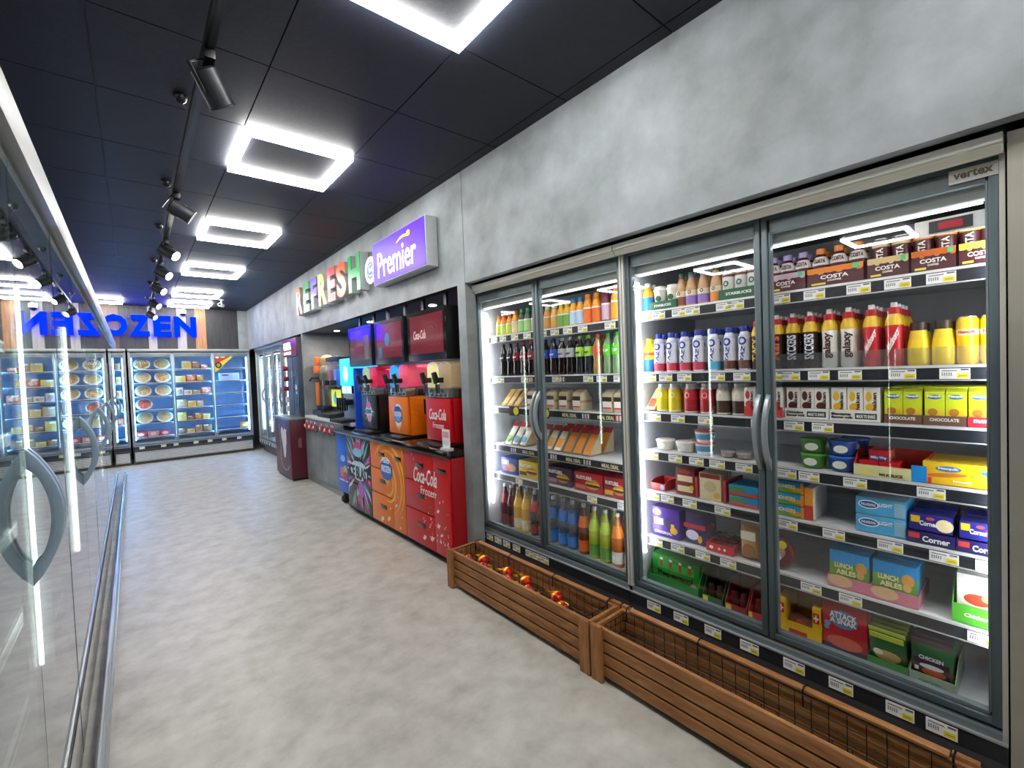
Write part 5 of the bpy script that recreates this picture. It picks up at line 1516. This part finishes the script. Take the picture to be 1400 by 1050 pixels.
def std(name):
    """upright sandwich: bread block with label band"""
    return (name, 'sandwich', [('bread', MB().poly([(-.05, 0), (.05, 0), (.05, .07), (-.0, .128), (-.05, .10)], 'x', -.036, .036, M('#e2d4b0', .7)).mesh('br', bev=.004)), ('filling', bx(-.0365, .0365, -.052, .05, .045, .06, M('#c88a6a', .7))), ('label', MB().box(-.032, .032, -.0535, -.052, .015, .085, M('#ece7dd', .5)).box(-.032, .032, -.0545, -.053, .06, .085, M('#3a231c', .5)).box(-.03, .03, -.0545, -.053, .016, .026, M('#c65a4a', .5)).mesh('lb', smooth=False)),
                               ('film', MB().poly([(-.053, 0), (.053, 0), (.053, .075), (.0, .134), (-.053, .106)], 'x', -.039, .039, film).mesh('fm'))])


row(std('sandwich_pack'), [2.109, 1.999, 1.881], Y3, 'white-bread sandwich pack with brown label band', '%s, %s' % (S[3], D2), .054, 0, rzj=.05)
row(std('sandwich_pack'), [1.651, 1.570], Y3, 'white-bread sandwich pack with brown band, right group', '%s, %s' % (S[3], D2), .054, 0, rzj=.05)
redh = M('#b82430', .4)
sw4 = wedge('sandwich_wedge', .066, .12, .155, film, M('#e6dfc8', .5), M('#e0962a', .5), '#d0a86a', redh)
sw4b = wedge('sandwich_wedge', .066, .12, .155, film, M('#e08f2a', .5), M('#d8862a', .5), '#d0a86a', redh)
row(sw4, [2.150, 2.070], Y4, 'cream sandwich wedge with orange patch and red header', '%s, %s' % (S[4], D2), .06, 1, rzj=.02)
row(sw4b, [1.985, 1.905, 1.825], Y4, 'orange sandwich wedge with red header', '%s, %s' % (S[4], D2), .06, 1, rzj=.02)


def rust(body, w_, patch, pc):
    return carton('burger_box', w_, .16, .115, body, (('e', .66, .42, .26, .26, M('#c88a3a', .5)), ('e', .66, .36, .27, .07, M('#5a2a16', .5)), ('e', .66, .46, .27, .04, M('#d8c83a', .5)), ('b', .04, .40, .12, .34, M(pc, .5))), (('RUSTLERS', .36, .72, .56, .18, W_),), cat='box')


row(rust(M('#3a1f3e', .35), .215, None, '#a86a8a'), [2.055], Y5, 'dark purple burger box with burger picture', '%s, %s' % (S[5], D2), .08, 0, rzj=.02)
row(rust(M('#a81c24', .35), .215, None, '#c85a4a'), [1.812], Y5, 'red burger box with burger picture', '%s, %s' % (S[5], D2), .08, 0, rzj=.02)
row(rust(M('#98202a', .35), .16, None, '#d8a03a'), [1.612], Y5, 'taller dark red burger box at the right end', '%s, %s' % (S[5], D2), .08, 0, rzj=.02)


def lb(body, cap, l1, l2=None, txt=None):
    labs = ((.06, .28, l2 or l1), (.54, .76, l1))
    return bottle('large_soda_bottle', 'litre', .305, .037, body, cap, labels=labs, texts=((txt, .17, .05, .024, W_),) if txt else (), seg=18)


capw = M('#d8dadc', .35)
clr_b = glass('clear_bottle', .06, '#cfe0ea', .02, .12)
row(lb(clr_b, capw, M('#2a74c8', .35), M('#2f80d0', .35)), [2.160, 2.068, 1.985], Y6, 'clear large bottle with blue labels', 'bottom, ' + D2, .042, 1)
row(lb(M('#6b2f14', .15, coat=.5), capw, M('#e0701c', .35), M('#d8651a', .35)), [1.893], Y6, 'dark amber large bottle with orange labels', 'bottom, ' + D2, .042, 1)
row(lb(M('#a8b82a', .15, coat=.5), capw, M('#b8d83a', .35), M('#5a9a3a', .35)), [1.808, 1.722], Y6, 'lime yellow large bottle', 'bottom, ' + D2, .042, 1)
row(lb(M('#b8651c', .15, coat=.5), capw, M('#ee8a1e', .35), M('#d8d4cc', .35), 'BRU'), [1.634, 1.545], Y6, 'orange large bottle with white lower label', 'bottom, ' + D2, .042, 1)
# ---------------------------------------------------------------- leftmost door
row(jb(M('#e8a03a', .3), M('#ef7a2a', .35), M('#c8d85a', .4), .145), [2.640, 2.585, 2.520], Y1, 'small juice bottle with orange cap', '%s, %s' % (S[1], D1), .028, 1)
row(jb(M('#f0a020', .3), M('#f08a1c', .35), M('#e8d0a0', .4), .16), [2.455], Y1, 'fuller orange juice bottle', '%s, %s' % (S[1], D1), .028, 1)
row(jb(M('#3a4a2a', .3), M('#2a9a5a', .35), M('#9ac87a', .4), .165, .029), [2.385, 2.322], Y1, 'dark smoothie bottle with green cap and label', '%s, %s' % (S[1], D1), .029, 1)
row(jb(M('#6b3a2a', .3), M('#d8d0c8', .35), M('#c8a89a', .4), .16, .028), [2.255], Y1, 'brown drink bottle by the door post', '%s, %s' % (S[1], D1), .029, 1)
row(cb(cola, M('#17181c', .35), M('#1c1c20', .35)), [2.605, 2.530], Y2, 'cola bottle with black label and black cap', '%s, %s' % (S[2], D1), .031, 1)
row(cb(cola, M('#b8202a', .35), M('#7a1c1e', .35)), [2.456, 2.382, 2.300], Y2, 'cola bottle with dark red label and red cap', '%s, %s' % (S[2], D1), .031, 1)
yw = wedge('sandwich_wedge', .062, .12, .125, film, M('#e6b45a', .5), M('#f0d28a', .5), '#d8a86a')
row(yw, [2.605, 2.535, 2.465], Y3, 'golden sandwich wedge', '%s, %s' % (S[3], D1), .06, 0, rzj=.03)
row(std('sandwich_pack'), [2.30, 2.215], Y3, 'white-bread sandwich pack beside the door handle', '%s, %s' % (S[3], D1), .054, 0, rzj=.05)
for k, (yy, h, dn) in enumerate(((2.57, '#7ac82a', 'green'), (2.488, '#3aa8d8', 'left blue'), (2.406, '#3aa8d8', 'right blue'))):
    pw = wedge('sandwich_wedge', .07, .12, .155, film, M('#e9e4d2', .5), None, '#c8b88a', redh)
    pw[2].append(('spot', MB().ell(0, 0, .024, .024, -.002, 0, M(h, .4), 16).mesh('sp', smooth=False), (0, -.036, .045)))
    o = one(pw, yy, Y4, 'cream sandwich wedge with a %s spot, fourth shelf, leftmost door' % dn, .12)
    o.children[-1].rotation_euler = (-.66, 0, 0)
one(sw4, 2.235, Y4, 'cream sandwich wedge next to the door post, fourth shelf, leftmost door', .12)
one(carton('burger_box', .185, .16, .115, M('#3a50a8', .35), (('e', .6, .4, .3, .26, M('#d8a06a', .5)), ('b', .08, .5, .55, .85, M('#d8dcea', .4)), ('e', .3, .3, .2, .16, M('#c86a8a', .5))), (), cat='box'), 2.555, Y5, 'blue and white snack box at the left end, fifth shelf, leftmost door', .16)
one(rust(M('#d8b81e', .35), .205, None, '#2a2a20'), 2.345, Y5, 'yellow burger box with burger picture, fifth shelf, leftmost door', .16)
one(rust(M('#d8b81e', .35), .06, None, '#2a2a20'), 2.200, Y5, 'narrow yellow burger box behind the door post, fifth shelf', .16)
row(lb(M('#5a1c1e', .15, coat=.5), capw, M('#7a2a2c', .35), M('#8a3a38', .35)), [2.665], Y6, 'dark cherry large bottle at the far left', 'bottom, ' + D1, .042, 1)
row(lb(M('#2a1216', .15, coat=.5), capw, M('#5a2228', .35), M('#6a2a30', .35)), [2.590], Y6, 'near-black large bottle with plum labels', 'bottom, ' + D1, .042, 1)
row(lb(M('#d8a81c', .15, coat=.5), capw, M('#e8c42a', .35), M('#d8cfae', .35)), [2.515, 2.430], Y6, 'golden yellow large bottle', 'bottom, ' + D1, .042, 1)
row(lb(M('#2a1014', .15, coat=.5), capw, M('#b8242c', .35), M('#8a4a48', .35)), [2.340, 2.256], Y6, 'dark large bottle with bright red neck label', 'bottom, ' + D1, .042, 1)

# ---------------------------------------------------------------- frozen food on the back wall
pz_t = ramp_noise('pizza_top', [(.3, '#5a2412'), (.45, '#a8662a'), (.6, '#c8a05a'), (.75, '#8a3a1c')], 26, 4, .6)
pz_w = ramp_noise('pizza_pale', [(.3, '#7a5a2e'), (.5, '#b8935a'), (.7, '#9a5222')], 26, 4, .6)
pz_r = ramp_noise('pizza_red', [(.3, '#7a1c16'), (.5, '#b83a2a'), (.7, '#d8984a')], 26, 4, .6)


def pizza(tm):
    return ('frozen_pizza', 'pizza', [('crust', MB().lathe([(.0, 0), (.125, 0), (.132, .008), (.132, .016), (.122, .022), (.112, .017), (0, .017)], M('#d8c49a', .6), 22, ax='y', c=(0, -.011, .0), caps=False).mesh('cr')), ('topping', MB().lathe([(.111, 0), (.108, .004), (0, .006)], tm, 20, ax='y', c=(0, 0, 0), caps=False).mesh('tp'), (0, -.0125, 0)),
                                      ('film_rim', MB().lathe([(.138, -.004), (.138, 0), (.13, 0)], M('#dfe3e6', .25), 22, ax='y', caps=False).mesh('fr'), (0, 0, 0))])


pzs = [pizza(pz_t), pizza(pz_w), pizza(pz_r)]
for p in pzs:
    p[2][1][1].transform(Matrix.Scale(-1, 4, (0, 1, 0)))
rows_ = [(1.66, (0, 1)), (1.42, (1, 0)), (1.18, (0, 1)), (.94, (2, None)), (.70, (1, 1))]
nmr = ['top', 'second', 'third', 'fourth', 'fifth']
for k, (z, tt) in enumerate(rows_):
    for q, ti in enumerate(tt):
        if ti is None:
            continue
        for bk in range(1):
            put(pzs[ti], (-.05 + .185 + .285 * q, 10.47, z + .101), 0, 'round frozen pizza, %s row, %s, first freezer door' % (nmr[k], ['left', 'right'][q]), 'frozen pizzas', rot=(-.62, 0, 0))
rb = M('#b03028', .4)
for q in range(3):
    put(carton('frozen_bag', .15, .2, .09, [rb, M('#c86a5a', .4), M('#a82a30', .4)][q], (('e', .5, .5, .3, .3, M('#d8b0a0', .5)),), cat='pack'), (.07 + q * .17, 10.53, .463), 0, 'red frozen pack at the bottom of the first freezer door, %s' % ['left', 'middle', 'right'][q])
cl = ['#c8a06a', '#d8c8a8', '#a86a3a', '#b8b0a0', '#8a5a32', '#d8b44a', '#c0502a', '#9a8a6a']
rr = random.Random(17)
kk = 0
dv = ['tan', 'cream', 'brown', 'grey', 'dark brown', 'golden', 'rust', 'olive']
for k, z in enumerate((1.66, 1.42, 1.18, .94, .70, .46)):
    x = .60 if k > 0 else .72
    i = 0
    while x < 1.12:
        w_ = rr.uniform(.10, .17)
        h_ = rr.uniform(.07, .16)
        if x + w_ > 1.15:
            break
        ci = rr.randrange(8)
        m = ramp_noise('frozen_mix%d' % kk, [(.35, cl[ci]), (.65, cl[(ci + 3) % 8])], 18, 3, .5)
        put(carton('frozen_box', w_, .16, h_, M(cl[ci], .5), (('e', .5, .5, .36, .34, m), ('b', .1, .6, .76, .94, M('#dfe3ea', .4))), cat='box', bev=.004), (x + w_ / 2, 10.51, z + .0032), 0, '%s frozen food box, %s on the %s shelf, middle freezer door' % (dv[ci], ORD[i], (nmr + ['bottom'])[k]), 'frozen food boxes')
        x += w_ + .012
        i += 1
        kk += 1
put(carton('frozen_box', .34, .16, .14, M('#b9c2cf', .4), (('e', .3, .7, .2, .12, M('#5a6a9a', .4)),), cat='box'), (1.46, 10.52, 1.423), 0, 'pale wide frozen box alone in the third freezer door')
put(pouch('frozen_bag', .16, .10, .06, M('#e08a2a', .4), (('e', .5, .5, .3, .25, M('#f0c06a', .4)),)), (1.68, 10.47, .464), 0, 'orange frozen bag at the bottom of the third freezer door')
# other back freezer, mostly behind the left run
for k, z in enumerate((1.66, 1.42, 1.18, .94, .70)):
    for q in range(3):
        ci = (k * 3 + q) % 8
        put(carton('frozen_box', .16, .16, .12, M(cl[ci], .5), (('e', .5, .5, .34, .32, M(cl[(ci + 2) % 8], .5)),), cat='box', bev=.004), (-.62 + q * .19, 10.51, z + .0032), 0, '%s frozen box, %s on the %s shelf behind the left run' % (dv[ci], ORD[q], nmr[k]), 'boxes behind the left run')
# goods in the far right-hand fridge
fc_ = ['#d8d2c2', '#c87a3a', '#8ab0c0', '#d8c070', '#b0a090', '#e0dcd0', '#7a9a6a', '#c86a5a']
dv2 = ['white', 'orange', 'pale blue', 'straw', 'stone', 'off-white', 'sage', 'coral']
for k, z in enumerate((1.58, 1.32, 1.05, .78, .5)):
    for q in range(8):
        ci = (k * 5 + q * 3) % 8
        h_ = .09 + .02 * ((k + q) % 4)
        put(carton('chilled_pack', .15, .14, h_, M(fc_[ci], .5), (('e', .5, .5, .3, .3, M(fc_[(ci + 3) % 8], .5)),), cat='pack', bev=.004), (2.11, 10.08 - q * .19, z + .0032), -R90, '%s chilled pack, %s from the corner, %s shelf of far fridge' % (dv2[ci], ORD[q], nmr[k]), 'packs in the far fridge')
